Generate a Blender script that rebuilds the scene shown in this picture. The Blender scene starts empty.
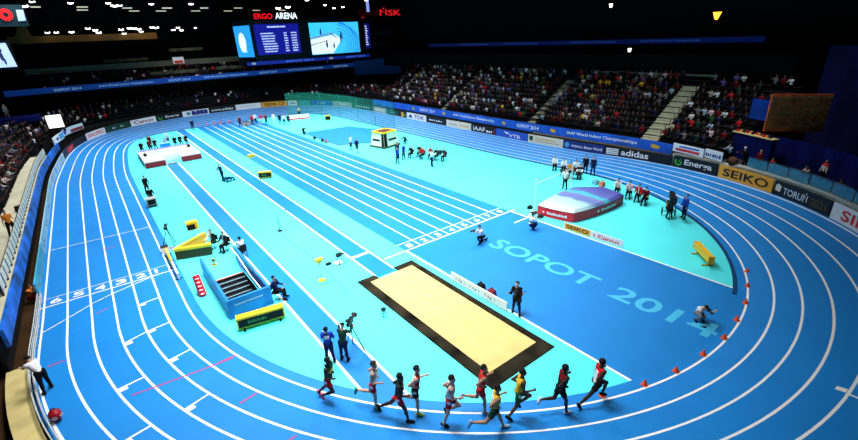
import bpy, math, random
import numpy as np
from mathutils import Vector, Matrix
PI = math.pi
rnd = random.Random(7)
COL = bpy.context.scene.collection

# ------------------------------------------------------------------ materials
MATS = {}
def mat(name, col, rough=.6, spec=.3, metal=0., emit=0., var=0., scale=3., bump=0., alpha=1.):
    if name in MATS: return MATS[name]
    m = bpy.data.materials.new(name); m.use_nodes = True
    nt = m.node_tree; b = nt.nodes['Principled BSDF']
    c = (*col, 1.)
    b.inputs['Base Color'].default_value = c
    b.inputs['Roughness'].default_value = rough
    b.inputs['Specular IOR Level'].default_value = spec
    b.inputs['Metallic'].default_value = metal
    b.inputs['Alpha'].default_value = alpha
    if emit:
        b.inputs['Emission Color'].default_value = c
        b.inputs['Emission Strength'].default_value = emit
    if var or bump:
        tc = nt.nodes.new('ShaderNodeTexCoord')
        n = nt.nodes.new('ShaderNodeTexNoise'); n.inputs['Scale'].default_value = scale
        n.inputs['Detail'].default_value = 4
        nt.links.new(tc.outputs['Object'], n.inputs['Vector'])
        if var:
            r = nt.nodes.new('ShaderNodeValToRGB')
            r.color_ramp.elements[0].position = .3; r.color_ramp.elements[1].position = .7
            r.color_ramp.elements[0].color = (*[max(0, v*(1-var)) for v in col], 1)
            r.color_ramp.elements[1].color = (*[min(1, v*(1+var)) for v in col], 1)
            nt.links.new(n.outputs['Fac'], r.inputs['Fac'])
            nt.links.new(r.outputs['Color'], b.inputs['Base Color'])
        if bump:
            bp = nt.nodes.new('ShaderNodeBump'); bp.inputs['Strength'].default_value = bump
            bp.inputs['Distance'].default_value = .05
            nt.links.new(n.outputs['Fac'], bp.inputs['Height'])
            nt.links.new(bp.outputs['Normal'], b.inputs['Normal'])
    MATS[name] = m
    return m

def hx(r, g, b):   # sRGB 0..255 -> linear
    f = lambda v: (v/255/12.92 if v/255 <= .04045 else ((v/255+.055)/1.055)**2.4)
    return (f(r), f(g), f(b))

CYAN = mat('pale cyan floor', (.085, .84, .92), .5, .25, var=.05, scale=.35)
BLUE = mat('blue running surface', (.010, .225, .66), .5, .22, var=.06, scale=.5)
BLUE2 = mat('blue lane paint', (.010, .215, .62), .5, .22, var=.06, scale=.5)
WHITE = mat('white line paint', (.9, .93, .93), .5)
LETTER = mat('pale blue letter paint', (.06, .50, .82), .5)
NAVY = mat('navy kerb', (.006, .05, .16), .5)
REDLINE = mat('red line paint', (.45, .05, .16), .5)
SAND = mat('pale sand', (.66, .50, .20), .95, .1, var=.10, scale=1.6, bump=.6)
BLACKM = mat('matt black', (.006, .006, .007), .7, .2)
DARK = mat('dark grey', (.02, .022, .026), .6)
DARKSTAND = mat('dark stand', (.007, .007, .009), .8, .1, var=.3)
VOID = mat('dark hall wall', (.004, .004, .005), .9, .05, var=.3)
PALECON = mat('pale concrete', (.42, .44, .32), .8, .1, var=.12, scale=2)
GREYCON = mat('grey concrete wall', (.50, .52, .48), .8, .1, var=.15, scale=1.5)
CREAM = mat('cream walkway', (.62, .61, .46), .8, .1, var=.12, scale=1.2)
BROWN = mat('dark brown floor', (.045, .022, .008), .8, .1, var=.4, scale=.8)
YELLOW = mat('yellow plastic', (.85, .52, .02), .45)
ORANGE = mat('orange plastic', (.90, .36, .02), .5)
CONE = mat('orange red cone', (.85, .10, .02), .5)
RED = mat('red vinyl', (.85, .015, .035), .45)
DKRED = mat('dark red vinyl', (.25, .01, .02), .5)
WHT = mat('white plastic', (.88, .88, .88), .5)
METAL = mat('steel tube', (.45, .47, .5), .35, .5, .8)
BLKMET = mat('black metal', (.012, .012, .014), .4, .4, .3)
NAVYCURT = mat('navy curtain', (.004, .008, .10), .9, .05, var=.35, scale=.4)
BANNER = mat('royal blue banner', (.012, .10, .55), .5, var=.35, scale=.5)
DKBANNER = mat('deep blue banner', (.008, .03, .30), .5, var=.35, scale=.5)

# ------------------------------------------------------------------ mesh helpers
class MB:
    def __init__(s): s.v = []; s.f = []; s.m = []
    def add(s, vs, fs, mi=0):
        o = len(s.v); s.v += [tuple(map(float, v)) for v in vs]
        s.f += [tuple(i+o for i in f) for f in fs]; s.m += [mi]*len(fs); return s
    def box(s, c, d, rz=0, mi=0, M=None, taper=1.):
        x, y, z = d[0]/2, d[1]/2, d[2]/2; t = taper
        vs = [(-x,-y,-z),(x,-y,-z),(x,y,-z),(-x,y,-z),(-x*t,-y*t,z),(x*t,-y*t,z),(x*t,y*t,z),(-x*t,y*t,z)]
        R = Matrix.Rotation(rz, 3, 'Z')
        if M is not None: R = M
        vs = [tuple(R @ Vector(v) + Vector(c)) for v in vs]
        return s.add(vs, [(0,3,2,1),(4,5,6,7),(0,1,5,4),(1,2,6,5),(2,3,7,6),(3,0,4,7)], mi)
    def tube(s, a, b, r0, r1=None, n=8, mi=0):
        if r1 is None: r1 = r0
        a = Vector(a); b = Vector(b); d = (b-a)
        if d.length < 1e-6: return s
        d.normalize(); u = d.orthogonal().normalized(); w = d.cross(u)
        vs = []
        for k in range(n):
            t = 2*PI*k/n; e = u*math.cos(t)+w*math.sin(t); vs.append(a+e*r0)
        for k in range(n):
            t = 2*PI*k/n; e = u*math.cos(t)+w*math.sin(t); vs.append(b+e*r1)
        fs = [(k, (k+1) % n, n+(k+1) % n, n+k) for k in range(n)]
        fs += [tuple(range(n-1, -1, -1)), tuple(range(n, 2*n))]
        return s.add(vs, fs, mi)
    def path(s, pts, r, n=6, mi=0):
        for a, b in zip(pts[:-1], pts[1:]): s.tube(a, b, r, r, n, mi)
        return s
    def lathe(s, prof, c=(0,0,0), n=16, mi=0):
        vs = []
        for r, z in prof:
            for k in range(n):
                t = 2*PI*k/n; vs.append((c[0]+r*math.cos(t), c[1]+r*math.sin(t), c[2]+z))
        fs = []
        for i in range(len(prof)-1):
            for k in range(n):
                fs.append((i*n+k, i*n+(k+1) % n, (i+1)*n+(k+1) % n, (i+1)*n+k))
        fs += [tuple(range(n-1, -1, -1)), tuple(range((len(prof)-1)*n, len(prof)*n))]
        return s.add(vs, fs, mi)
    def prism(s, poly, z0, z1, mi=0):
        n = len(poly)
        vs = [(x, y, z0) for x, y in poly]+[(x, y, z1) for x, y in poly]
        return s.add(vs, [tuple(range(n-1,-1,-1)), tuple(range(n, 2*n))]+[(k, (k+1) % n, n+(k+1) % n, n+k) for k in range(n)], mi)
    def ball(s, c, r, n=10, mi=0, sc=(1,1,1)):
        prof = []; m = n//2+1
        vs = []; fs = []
        for i in range(m+1):
            a = -PI/2+PI*i/m
            for k in range(n):
                t = 2*PI*k/n
                vs.append((c[0]+sc[0]*r*math.cos(a)*math.cos(t), c[1]+sc[1]*r*math.cos(a)*math.sin(t), c[2]+sc[2]*r*math.sin(a)))
        for i in range(m):
            for k in range(n): fs.append((i*n+k, i*n+(k+1) % n, (i+1)*n+(k+1) % n, (i+1)*n+k))
        return s.add(vs, fs, mi)
    def build(s, name, mats, parent=None, loc=(0,0,0), rz=0., smooth=False, kind=None):
        me = bpy.data.meshes.new(name); me.from_pydata(s.v, [], s.f)
        for m in (mats if isinstance(mats, (list, tuple)) else [mats]): me.materials.append(m)
        me.polygons.foreach_set('material_index', s.m)
        if smooth: me.polygons.foreach_set('use_smooth', [True]*len(s.f))
        me.update()
        o = bpy.data.objects.new(name, me); COL.objects.link(o)
        o.location = loc; o.rotation_euler = (0, 0, rz)
        if parent: o.parent = parent
        if kind: o['kind'] = kind
        return o

def tag(o, label, cat, group=None):
    o['label'] = label; o['category'] = cat
    if group: o['group'] = group
    return o
def thing(name, label, cat, loc=(0,0,0), rz=0., group=None):
    o = bpy.data.objects.new(name, None); COL.objects.link(o); o.empty_display_size = .1
    o.location = loc; o.rotation_euler = (0, 0, rz)
    return tag(o, label, cat, group)

_tc = {}
def text_raw(body):
    if body in _tc: return _tc[body]
    cu = bpy.data.curves.new('t', 'FONT'); cu.body = body; cu.size = 1; cu.offset = .018; cu.resolution_u = 3
    o = bpy.data.objects.new('t', cu); COL.objects.link(o)
    dg = bpy.context.evaluated_depsgraph_get(); dg.update()
    me = bpy.data.meshes.new_from_object(o.evaluated_get(dg))
    vs = np.array([v.co[:] for v in me.vertices]); fs = [tuple(p.vertices) for p in me.polygons]
    bpy.data.objects.remove(o); bpy.data.curves.remove(cu); bpy.data.meshes.remove(me)
    lo = vs.min(0); hi = vs.max(0)
    uv = (vs[:, :2]-lo[:2])/(hi[:2]-lo[:2])
    _tc[body] = (uv, fs, (hi[0]-lo[0])/(hi[1]-lo[1]))
    return _tc[body]
def text_into(mb, body, fn, u0, u1, v0, v1, mi=0):
    """text stretched to fill the box u0..u1, v0..v1; fn maps (u, v) to a point"""
    uv, fs, asp = text_raw(body)
    mb.add([fn(u0+(u1-u0)*a, v0+(v1-v0)*b) for a, b in uv], fs, mi)
def ell_into(mb, fn, u, v, ru, rv, mi=0, n=18, a0=0, a1=2*PI, r_in=0.):
    if r_in == 0 and a1-a0 > 6.2:
        mb.add([fn(u+ru*math.cos(2*PI*k/n), v+rv*math.sin(2*PI*k/n)) for k in range(n)], [tuple(range(n))], mi); return
    vs = []
    for k in range(n+1):
        t = a0+(a1-a0)*k/n
        vs += [fn(u+ru*math.cos(t), v+rv*math.sin(t)), fn(u+ru*r_in*math.cos(t), v+rv*r_in*math.sin(t))]
    mb.add(vs, [(2*k, 2*k+2, 2*k+3, 2*k+1) for k in range(n)], mi)
def rect_into(mb, fn, u0, u1, v0, v1, mi=0, n=1):
    for k in range(n):
        a = u0+(u1-u0)*k/n; b = u0+(u1-u0)*(k+1)/n
        mb.add([fn(a, v0), fn(b, v0), fn(b, v1), fn(a, v1)], [(0,1,2,3)], mi)
def poly_into(mb, fn, pts, mi=0):
    mb.add([fn(u, v) for u, v in pts], [tuple(range(len(pts)))], mi)

# ------------------------------------------------------------------ the oval
TR, TL, TW = 17.5396, 41.9505, 1.016
H2 = TL/2; QB = PI*TR; TT = 2*TL+2*QB
HARM = [(2, -1.0794, .1996), (3, -.0081, .5033), (4, .5347, -.181)]
SB = math.sin(.2131)
def _plain(s):
    if s <= H2: return TR, -s, 1, 0
    if s <= H2+QB:
        t = (s-H2)/TR; return TR*math.cos(t), -H2-TR*math.sin(t), math.cos(t), -math.sin(t)
    if s <= 3*H2+QB: return -TR, -H2+(s-H2-QB), -1, 0
    if s <= 3*H2+2*QB:
        t = (s-3*H2-QB)/TR; return -TR*math.cos(t), H2+TR*math.sin(t), -math.cos(t), math.sin(t)
    return TR, H2-(s-3*H2-2*QB), 1, 0
# measured rim: straights joined by a round near bend and a squarer far bend
QA, QCX, QYN, QYF, QBN, QBF, QEN, QEF = 17.616, .4104, -20.0735, 14.4413, 19.568, 25.741, .9944, .4587
def _curve():
    pts = []
    def seg(n, f):
        for k in range(n): pts.append(f(k/n))
    sp = lambda v, e: math.copysign(abs(v)**e, v)
    H = TL/2
    seg(500, lambda t: (QCX+QA, QYN+(.5*(1-t))*(QYF-QYN), H*t))
    seg(1400, lambda t: (QCX+QA*sp(math.cos(PI*t), QEN), QYN-QBN*sp(math.sin(PI*t), QEN), H+QB*t))
    seg(1000, lambda t: (QCX-QA, QYN+t*(QYF-QYN), H+QB+2*H*t))
    seg(1600, lambda t: (QCX-QA*sp(math.cos(PI*t), QEF), QYF+QBF*sp(math.sin(PI*t), QEF), 3*H+QB+QB*t))
    seg(500, lambda t: (QCX+QA, QYF-.5*t*(QYF-QYN), 3*H+2*QB+H*t))
    return np.array(pts)
_CV = _curve()
def _arc():
    d = np.hypot(*(np.roll(_CV[:, :2], -1, 0)-_CV[:, :2]).T); L = np.concatenate([[0], np.cumsum(d)])
    n = 2400; u = np.arange(n)*L[-1]/n; P3 = np.vstack([_CV, _CV[:1]+[0, 0, TT]])
    X = np.stack([np.interp(u, L, P3[:, i]) for i in range(3)], 1)
    for _ in range(12): X[:, :2] = (np.roll(X[:, :2], 1, 0)+2*X[:, :2]+np.roll(X[:, :2], -1, 0))/4
    t = np.roll(X[:, :2], -1, 0)-np.roll(X[:, :2], 1, 0); t /= np.hypot(*t.T)[:, None]
    return X, np.stack([-t[:, 1], t[:, 0]], 1)
_AX, _AN = _arc()
def _table():
    n = 1200; N = len(_AX); out = np.zeros(n); R6 = _AX[:, :2]+_AN*5.
    for i in range(n):
        s = TT*i/n; x, y, nx, ny = _plain(s); d = 5.
        for k, a, c in HARM: f = k*2*PI/TT; d += a*math.cos(f*s)+c*math.sin(f*s)
        out[i] = np.argmin((R6[:, 0]-x-nx*d)**2+(R6[:, 1]-y-ny*d)**2)
    out = np.unwrap(out/N*2*PI)/(2*PI)*N
    lin = np.arange(n)*N/n; e = out-lin
    for _ in range(400): e = (np.roll(e, 1)+2*e+np.roll(e, -1))/4
    return e+lin
_TB = _table()
def _at(s):
    n = len(_TB); N = len(_AX); q = (s % TT)/TT*n; i = int(q) % n; f = q-int(q)
    a = _TB[i]; b = _TB[(i+1) % n]+(N if i+1 == n else 0); u = (a+(b-a)*f) % N; j = int(u) % N; g = u-int(u); k = (j+1) % N
    return j, k, g
def _shift(s):       # the right straight and far end run a little inside the bends
    s = s % TT
    t = min(1, max(0, (s-8)/22)) if s < 70 else (1-min(1, max(0, (s-108)/22)))
    t = t*t*(3-2*t); return -1.0065*(1-t)
def oval(s, off=0., harm=True):
    if not harm:
        x, y, nx, ny = _plain(s % TT); return x+nx*off, y+ny*off, nx, ny
    j, k, g = _at(s); off = off+_shift(s)
    x, y = _AX[j, :2]*(1-g)+_AX[k, :2]*g; nx, ny = _AN[j]*(1-g)+_AN[k]*g
    return float(x+nx*off), float(y+ny*off), float(nx), float(ny)
def rise(s, off):
    if off <= 0: return 0.
    j, k, g = _at(s); u = _AX[j, 2]; near = u < 2*H2+QB
    u = u % (TT/2); u = min(u, TT/2-u)
    a, b = (16.5737, 44.1611) if near else (16.8169, 59.1602)
    t = min(1, max(0, (u-a)/(b-a))); t = t*t*(3-2*t)
    return SB*off*(.03+.97*t)
def inner(s): return -.49
def tp(s, off, dz=0.):
    x, y, _, _ = oval(s, off); return (x, y, rise(s, off)+dz)
# ------------------------------------------------------------------ track and infield
NS = 420
SS = [TT*k/NS for k in range(NS)]
def build_track():
    mb = MB(); LW = .092
    prof = [(None, 0)]
    for k in range(7):
        prof += [(k*TW-LW/2, 1), (k*TW+LW/2, 0)]
    prof += [(6*TW+.22, 0)]
    rings = [[tp(s, inner(s) if o is None else o) for o, _ in prof] for s in SS]
    n = len(prof)
    vs = [p for r in rings for p in r]
    mb.v = vs
    for i in range(NS):
        j = (i+1) % NS
        for k in range(n-1):
            mb.f.append((i*n+k, j*n+k, j*n+k+1, i*n+k+1)); mb.m.append(prof[k][1])
    # side skirt down to the hall floor
    o = len(mb.v)
    for r in rings: mb.v.append((r[-1][0], r[-1][1], -.3))
    for i in range(NS):
        j = (i+1) % NS
        mb.f.append((i*n+n-1, j*n+n-1, o+j, o+i)); mb.m.append(0)
    return mb.build('track', [BLUE, WHITE], kind='structure')
track = build_track()

marks = MB()     # painted marks lie 4 mm over the banked surface
def cross(s0, o0, s1, o1, w, mi=0, n=8):
    for k in range(n):
        a, b = k/n, (k+1)/n
        sa, sb = s0+(s1-s0)*a, s0+(s1-s0)*b; oa, ob = o0+(o1-o0)*a, o0+(o1-o0)*b
        marks.add([tp(sa-w/2, oa, .005), tp(sb-w/2, ob, .005), tp(sb+w/2, ob, .005), tp(sa+w/2, oa, .005)], [(0,1,2,3)], mi)
cross(81.58, -.3, 81.58, 6.5, .08); cross(82.62, .1, 82.62, 6.0, .05)
cross(90.75, .0, 90.75, 6.1, .06)
pts = [(81.5, 1.1), (80.79, 3.1), (80.3, 4.0), (79.43, 5.1), (78.65, 6.1)]
for (a, b), (c, d) in zip(pts[:-1], pts[1:]): cross(a, b, c, d, .07, n=4)
for s0, o0, s1, o1 in [(78.36,2.03,78.5,1.02),(75.06,3.05,75.35,2.03),(75.35,2.03,75.45,1.02),(72.44,2.03,72.53,1.02),(72.15,4.06,72.15,3.05),
                       (69.33,3.05,69.33,2.03),(69.6,5.08,69.55,4.06),(49.15,4.06,49.3,5.08)]:
    cross(s0, o0, s1, o1, .07)
    cross(s0-.12, o0-.06, s0-.12, o0-.34, .2, n=2)
for s0, o0, s1, o1 in [(75.45,5.8,75.45,5.2),(71.47,3.8,70.5,.2),(67.97,1.8,67.87,1.1),(70.69,.8,70.59,.05),(65.35,2.5,65.25,2.2),(78.9,3.9,79.2,3.3),(88.3,3.2,88.3,2.4)]:
    cross(s0, o0, s1, o1, .07, 1)
for k in range(6):   # lane numbers behind the finish line, read from the near bend
    oc = (k+.5)*TW
    text_into(marks, str(k+1), lambda u, v: tp(81.72+v, oc-u, .006), -.27, .27 if k else -.12, .1, .68)
marks.build('track_marking', [WHITE, REDLINE], parent=track)

edge = [oval(s, inner(s))[:2] for s in SS]
EN = np.array(edge)
def ybound(x, near):
    best = None
    for i in range(NS):
        a, b = EN[i], EN[(i+1) % NS]
        if (a[0]-x)*(b[0]-x) <= 0 and abs(a[0]-b[0]) > 1e-9:
            y = a[1]+(b[1]-a[1])*(x-a[0])/(b[0]-a[0])
            if best is None or (y < best if near else y > best): best = y
    return best
def strip(mb, x0, x1, y0, y1, mi=0, z=.004, n=None, x1b=None):
    n = n or (14 if (y0 is None or y1 is None) else 1)
    vs = []
    for k in range(n+1):
        x = x0+(x1-x0)*k/n
        a = ybound(x, True) if y0 is None else y0; b = ybound(x, False) if y1 is None else y1
        xb = x if x1b is None else x0+(x1b-x0)*k/n
        vs += [(x, a, z), (xb, b, z)]
    mb.add(vs, [(2*k, 2*k+2, 2*k+3, 2*k+1) for k in range(n)], mi)
HX0, HX1, HY0, HY1 = -15.55, -13.75, -23.2, -18.8     # opening of the athletes' tunnel
fl = MB(); xm = max(x for x, y in edge)-.002; xn = min(x for x, y in edge)+.002
strip(fl, xn, HX0, None, None, z=0, n=20); strip(fl, HX0, HX1, None, HY0, z=0, n=6); strip(fl, HX0, HX1, HY1, None, z=0, n=6); strip(fl, HX1, xm, None, None, z=0, n=120)
floor = fl.build('infield_floor', CYAN, kind='structure')
XS, YS = -4.867, -23.239
pb = MB()
strip(pb, XS, XS+9.76, YS, None)
strip(pb, -4.72, 5.25, None, YS, x1b=4.85)
XL, XP = -7.3585, -12.4253
strip(pb, XL-.61, XL+.61, -24.9, None)
strip(pb, XP-.61, XP+.61, None, 14.1)
pb.add([(6.2,19.3,.004),(13.2,18.4,.004),(15.7,11.2,.004),(10.2,5.6,.004),(6.0,7.6,.004)], [(4,3,2,1,0)])
pb.build('blue_paint', BLUE2, parent=floor)
pw = MB(); Z2 = .008
for j in range(1, 8): strip(pw, XS+1.22*j-.04, XS+1.22*j+.04, YS, None, z=Z2, n=1)
strip(pw, -6.5, 5.4, YS-.05, YS+.05, z=Z2)
strip(pw, XS, XS+9.76, YS+1.0, YS+1.06, z=Z2)
for x in (XL-.64, XL+.64): strip(pw, x-.05, x+.05, -24.6, None, z=Z2, n=1)
for x in (XP-.64, XP+.64): strip(pw, x-.06, x+.06, None, 14.1, z=Z2, n=1)
strip(pw, XL-.62, XL+.62, -21.85, -21.6, z=Z2)
pw.add([(5.2,None or ybound(5.2,True),Z2),(5.32,ybound(5.32,True),Z2),(4.95,YS,Z2),(4.85,YS,Z2)], [(0,1,2,3)])
pw.add([(-4.8,ybound(-4.8,True),Z2),(-4.68,ybound(-4.68,True),Z2),(-4.82,YS,Z2),(-4.92,YS,Z2)], [(0,1,2,3)])
pw.add([(6.3,-24.2,Z2),(5.0,-24.9,Z2),(3.4,-24.9,Z2),(3.4,-25.0,Z2),(5.0,-25.0,Z2),(6.3,-24.3,Z2)], [(0,1,4,5),(1,2,3,4)])
for j in range(8):
    u, f, a = text_raw(str(8-j)) ; 
    xc = XS+1.22*(j+.5)
    text_into(pw, str(j+1), lambda u, v: (xc+u, YS+.25+v, Z2+.002), -.2, .2, 0, .5)
pw.build('white_paint', WHITE, parent=floor)
pt = MB()
text_into(pt, 'SOPOT', lambda u, v: (v+.045*(u-0), -u-26.15, Z2+.002), 0, 7.25, -.5, .85)
text_into(pt, '2014', lambda u, v: (v+.045*(u-0), -u-26.15, Z2+.002), 8.25, 13.1, -.5, .85)
pt.build('floor_lettering', LETTER, parent=floor)

kb = MB()            # raised navy kerb along the inner edge
ks = [s for s in SS if s > 131 or s < 44]
ks = sorted(ks, key=lambda s: (s+TT-131) % TT)
for a, b in zip(ks[:-1], ks[1:]):
    A, B, C, D = oval(a, inner(a)-.16)[:2], oval(a, inner(a))[:2], oval(b, inner(b))[:2], oval(b, inner(b)-.16)[:2]
    kb.add([(*A, 0), (*B, 0), (*C, 0), (*D, 0), (*A, .07), (*B, .07), (*C, .07), (*D, .07)], [(4,7,6,5),(0,4,5,1),(3,2,6,7),(0,3,7,4),(1,5,6,2)])
kb.build('track_kerb', NAVY, kind='structure')

# long jump pit
t = thing('sand_pit', 'long jump sand pit with pale sand inside a black surround', 'sand pit', (0, 0, 0))
px0, px1, py0, py1 = -9.15, -5.35, -35.15, -24.55
ix0, ix1, iy0, iy1 = px0+.55, px1-.36, py0+.7, py1-.5
m = MB()
for a, b, c, d in [(px0, ix0, py0, py1), (ix1, px1, py0, py1), (ix0, ix1, py0, iy0), (ix0, XL-.66, iy1, py1), (XL+.66, ix1, iy1, py1)]:
    m.box(((a+b)/2, (c+d)/2, .02), (b-a, d-c, .04))
m.build('surround', mat('sandy black rubber', (.016, .014, .008), .85, .1, var=.95, scale=.9), t)
m = MB(); N = 40; M_ = 90
vs = []
for i in range(N+1):
    for j in range(M_+1):
        x = ix0+(ix1-ix0)*i/N; y = iy0+(iy1+.0-iy0)*j/M_
        e = min(i, N-i, j, M_-j)
        vs.append((x, y, .03+(0 if e == 0 else rnd.uniform(-.02, .03))))
m.add(vs, [(i*(M_+1)+j, (i+1)*(M_+1)+j, (i+1)*(M_+1)+j+1, i*(M_+1)+j+1) for i in range(N) for j in range(M_)])
m.build('sand', SAND, t, smooth=True)
# hall floor beyond the track
g = MB()
for x0, x1, y0, y1 in ((-51, HX0-.3, -57, 73), (HX1+.3, 59, -57, 73), (HX0-.3, HX1+.3, -57, HY0-.2), (HX0-.3, HX1+.3, HY1+.2, 73)): g.box(((x0+x1)/2, (y0+y1)/2, -.35), (x1-x0, y1-y0, .1))
g.build('floor', BROWN, kind='structure')
# ------------------------------------------------------------------ perimeter boards
BW = {k: mat('print '+k, c, .5) for k, c in dict(white=(.85,.87,.88), black=(.008,.008,.01), red=(.75,.02,.03), orange=(.90,.42,.03), navy=(.012,.03,.20),
      blue=(.02,.10,.55), green=(.05,.42,.05), gold=(.75,.42,.04), pale=(.62,.72,.80), dimgold=(.10,.06,.015), grey=(.35,.38,.38), cream=(.75,.74,.58),
      skyblue=(.05,.40,.72), purple=(.20,.16,.5), dkred=(.25,.02,.02), teal=(.05,.35,.36), dkgreen=(.01,.06,.035), midblue=(.02,.18,.62)).items()}
def board(label, s0, s1, face, items=(), off=6.3, z=None, h=.95, lean=.0, name='advertising_board', cat='advertising board', group=None, thick=.08, parent=None):
    """a slab that follows the rim of the track from s0 to s1, read from the infield"""
    n = max(2, int((s1-s0)/.6))
    def fn(u, v, d=0.):
        s = s0+u; x, y, nx, ny = oval(s, off)
        b = rise(s, 6*TW+.22) if z is None else z
        k = off+lean*v+d
        x, y, _, _ = oval(s, k)
        return (x, y, b+v)
    W = s1-s0
    m = MB(); vs = []
    for i in range(n+1):
        u = W*i/n; vs += [fn(u, 0), fn(u, h), fn(u, h, thick), fn(u, 0, thick)]
    fs = []
    for i in range(n):
        a, b = 4*i, 4*i+4
        fs += [(a, a+1, b+1, b), (a+1, a+2, b+2, b+1), (a+2, a+3, b+3, b+2), (a+3, a, b, b+3)]
    fs += [(0, 3, 2, 1), (4*n, 4*n+1, 4*n+2, 4*n+3)]
    m.add(vs, fs)
    o = m.build(name, BW[face] if isinstance(face, str) else face)
    if parent is None: tag(o, label, cat, group)
    else: o.parent = parent
    fr = lambda u, v: fn(u*W, v*h, -.012)
    T = {}
    for it in items:
        part = it[0]; col = it[1]
        m = T.setdefault((part, col), MB())
        if it[2] == 'text': text_into(m, it[3], fr, *it[4:8])
        elif it[2] == 'rect': rect_into(m, fr, *it[3:7], n=4)
        elif it[2] == 'ell': ell_into(m, fr, *it[3:7])
        elif it[2] == 'ring': ell_into(m, fr, *it[3:7], a0=it[7], a1=it[8], r_in=it[9])
        elif it[2] == 'poly': poly_into(m, fr, it[3])
    for (part, col), m in T.items(): m.build(part, BW[col], o)
    return o
L_, E_ = 'lettering', 'emblem'
def bars(c, u0, u1, v0=.4, v1=.62, n=6):
    w = (u1-u0)/n
    return [(L_, c, 'rect', u0+w*k, u0+w*(k+.78-.12*(k % 3)), v0, v1-.05*(k % 2)) for k in range(n)]
def tx(c, s, u0, u1, v0=.25, v1=.75): return (L_, c, 'text', s, u0, u1, v0, v1)
GA = 'advertising boards round the rim of the track'
# right straight and bend
board('dark green board with an orange panel just right of the green net', 175.2, 177.4, 'black', [(E_, 'gold', 'rect', .3, .62, .1, .9), (L_, 'green', 'rect', .7, .95, .3, .6)], group=GA)
board('white advertising board with dark letters at the far end of the right straight', 177.5, 182.75, 'white', [(E_, 'navy', 'poly', [(.08,.2),(.2,.85),(.32,.2)]), tx('navy', 'TDK', .4, .92, .2, .8)], group=GA)
board('black advertising board with a short white text line, far part of right straight', 182.85, 187.7, 'black', bars('white', .15, .85), group=GA)
board('cream white advertising board with faint yellow green print on the right straight', 187.8, 193.15, 'cream', [(L_, 'grey', 'rect', .1, .45, .35, .5), (L_, 'gold', 'rect', .55, .9, .4, .55)], group=GA)
board('dark board with big white italic capitals and small text on the right straight', 193.25, 197.95, 'black', [tx('white', 'IAAF', .08, .58, .2, .8), *bars('white', .63, .9, .2, .5, n=3), (E_, 'dkred', 'rect', .93, .99, .1, .9)], group=GA)
board('blue advertising board with white winged emblem and three white letters', 198.05, 203.35, 'blue', [(E_, 'white', 'poly', [(.26,.8),(.40,.75),(.42,.55),(.34,.5)]), tx('white', 'VTB', .42, .78, .15, .6)], group=GA)
board('pale yellow board with a small dark green crest at its left end', 203.45, 208.4, 'cream', [(E_, 'dkgreen', 'poly', [(.04,.85),(.15,.85),(.15,.4),(.095,.15),(.04,.4)]), (L_, 'gold', 'rect', .22, .8, .55, .68), (L_, 'grey', 'rect', .22, .9, .25, .36)], group=GA)
board('royal blue board with one line of small white lettering beside the black board', 208.5, 213.4, 'navy', [(E_, 'skyblue', 'ell', .09, .5, .06, .32), tx('white', 'Athletics. Better World', .2, .96, .35, .65)], group=GA)
board('black board with a white striped panel and large white lower case letters', 213.5, 219.15, 'black', [(E_, 'white', 'rect', .03, .24, .15+.0, .27), (E_, 'white', 'rect', .03, .24, .33, .45), (E_, 'white', 'rect', .03, .24, .51, .63), (E_, 'white', 'rect', .03, .24, .69, .81), tx('white', 'adidas', .28, .68, .2, .85)], group=GA)
board('black board with green round swirl and large white letters at the start of the bend', 219.25, 222.45, 'black', [(E_, 'green', 'ring', .12, .5, .085, .34, 2.4, 6.6, .55), (E_, 'green', 'poly', [(.10,.45),(.19,.9),(.14,.5)]), tx('white', 'Energa', .26, .88, .18, .82)], group=GA, h=1.05)
board('orange board with large black capitals on the right bend', 222.55, 226.2, 'orange', [tx('black', 'SEIKO', .08, .92, .2, .82)], group=GA, h=1.05)
board('navy black board with tall thin white capitals and a dim gold year', 226.3, 229.85, 'black', [(E_, 'cream', 'poly', [(.03,.35),(.12,.3),(.13,.7),(.07,.85),(.03,.7)]), (E_, 'dkred', 'rect', .05, .10, .25, .5), tx('pale', 'TORUŃ', .17, .60, .22, .85), tx('dimgold', '2021', .66, .93, .22, .7)], group=GA, h=1.05)
board('white board with big red capitals at the right edge of the photo', 229.95, 236, 'white', [tx('red', 'SINOPEC', .10, .92, .2, .82)], group=GA, h=1.05)
# far bend
board('white board with red capitals in the far left bend', 131.0, 133.45, 'white', [tx('red', 'SINOPEC', .1, .95, .25, .8)], group=GA)
board('dark board with pale script in the far left bend', 133.55, 135.9, 'dkgreen', bars('pale', .25, .8), group=GA)
board('white board with dark red letters right of the dark script board', 136.0, 138.55, 'white', [tx('dkred', 'Canon', .12, .88, .25, .85)], group=GA)
board('black board with a green square and white letters on the far bend', 138.65, 141.5, 'black', [(E_, 'green', 'ring', .14, .5, .08, .34, 2.4, 6.6, .5), tx('white', 'Energa', .34, .88, .25, .75)], group=GA)
board('white board with a grey green roundel and dark capitals on the far bend', 141.6, 144.85, 'white', [(E_, 'teal', 'ell', .22, .5, .08, .3), (E_, 'navy', 'rect', .34, .95, .1, .9), tx('white', 'TDK', .42, .9, .2, .8)], group=GA)
board('black board with white lower case letters on the far bend', 144.95, 148.3, 'black', [tx('white', 'www.adidas', .06, .93, .3, .72)], group=GA)
board('plain white board with faint grey print left of the far orange board', 148.4, 151.9, 'white', [(L_, 'pale', 'rect', .2, .8, .4, .6)], group=GA)
board('orange board with black capitals at the far end of the hall', 152.0, 155.15, 'orange', [tx('black', 'SEIKO', .1, .9, .22, .8)], group=GA)
board('white board with a small purple logo right of the far orange board', 155.25, 156.25, 'white', [(E_, 'purple', 'rect', .25, .8, .35, .6)], group=GA)
board('pale teal board behind the left part of the green net', 156.35, 157.6, 'teal', [(L_, 'skyblue', 'rect', .2, .8, .4, .6)], group=GA)
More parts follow.
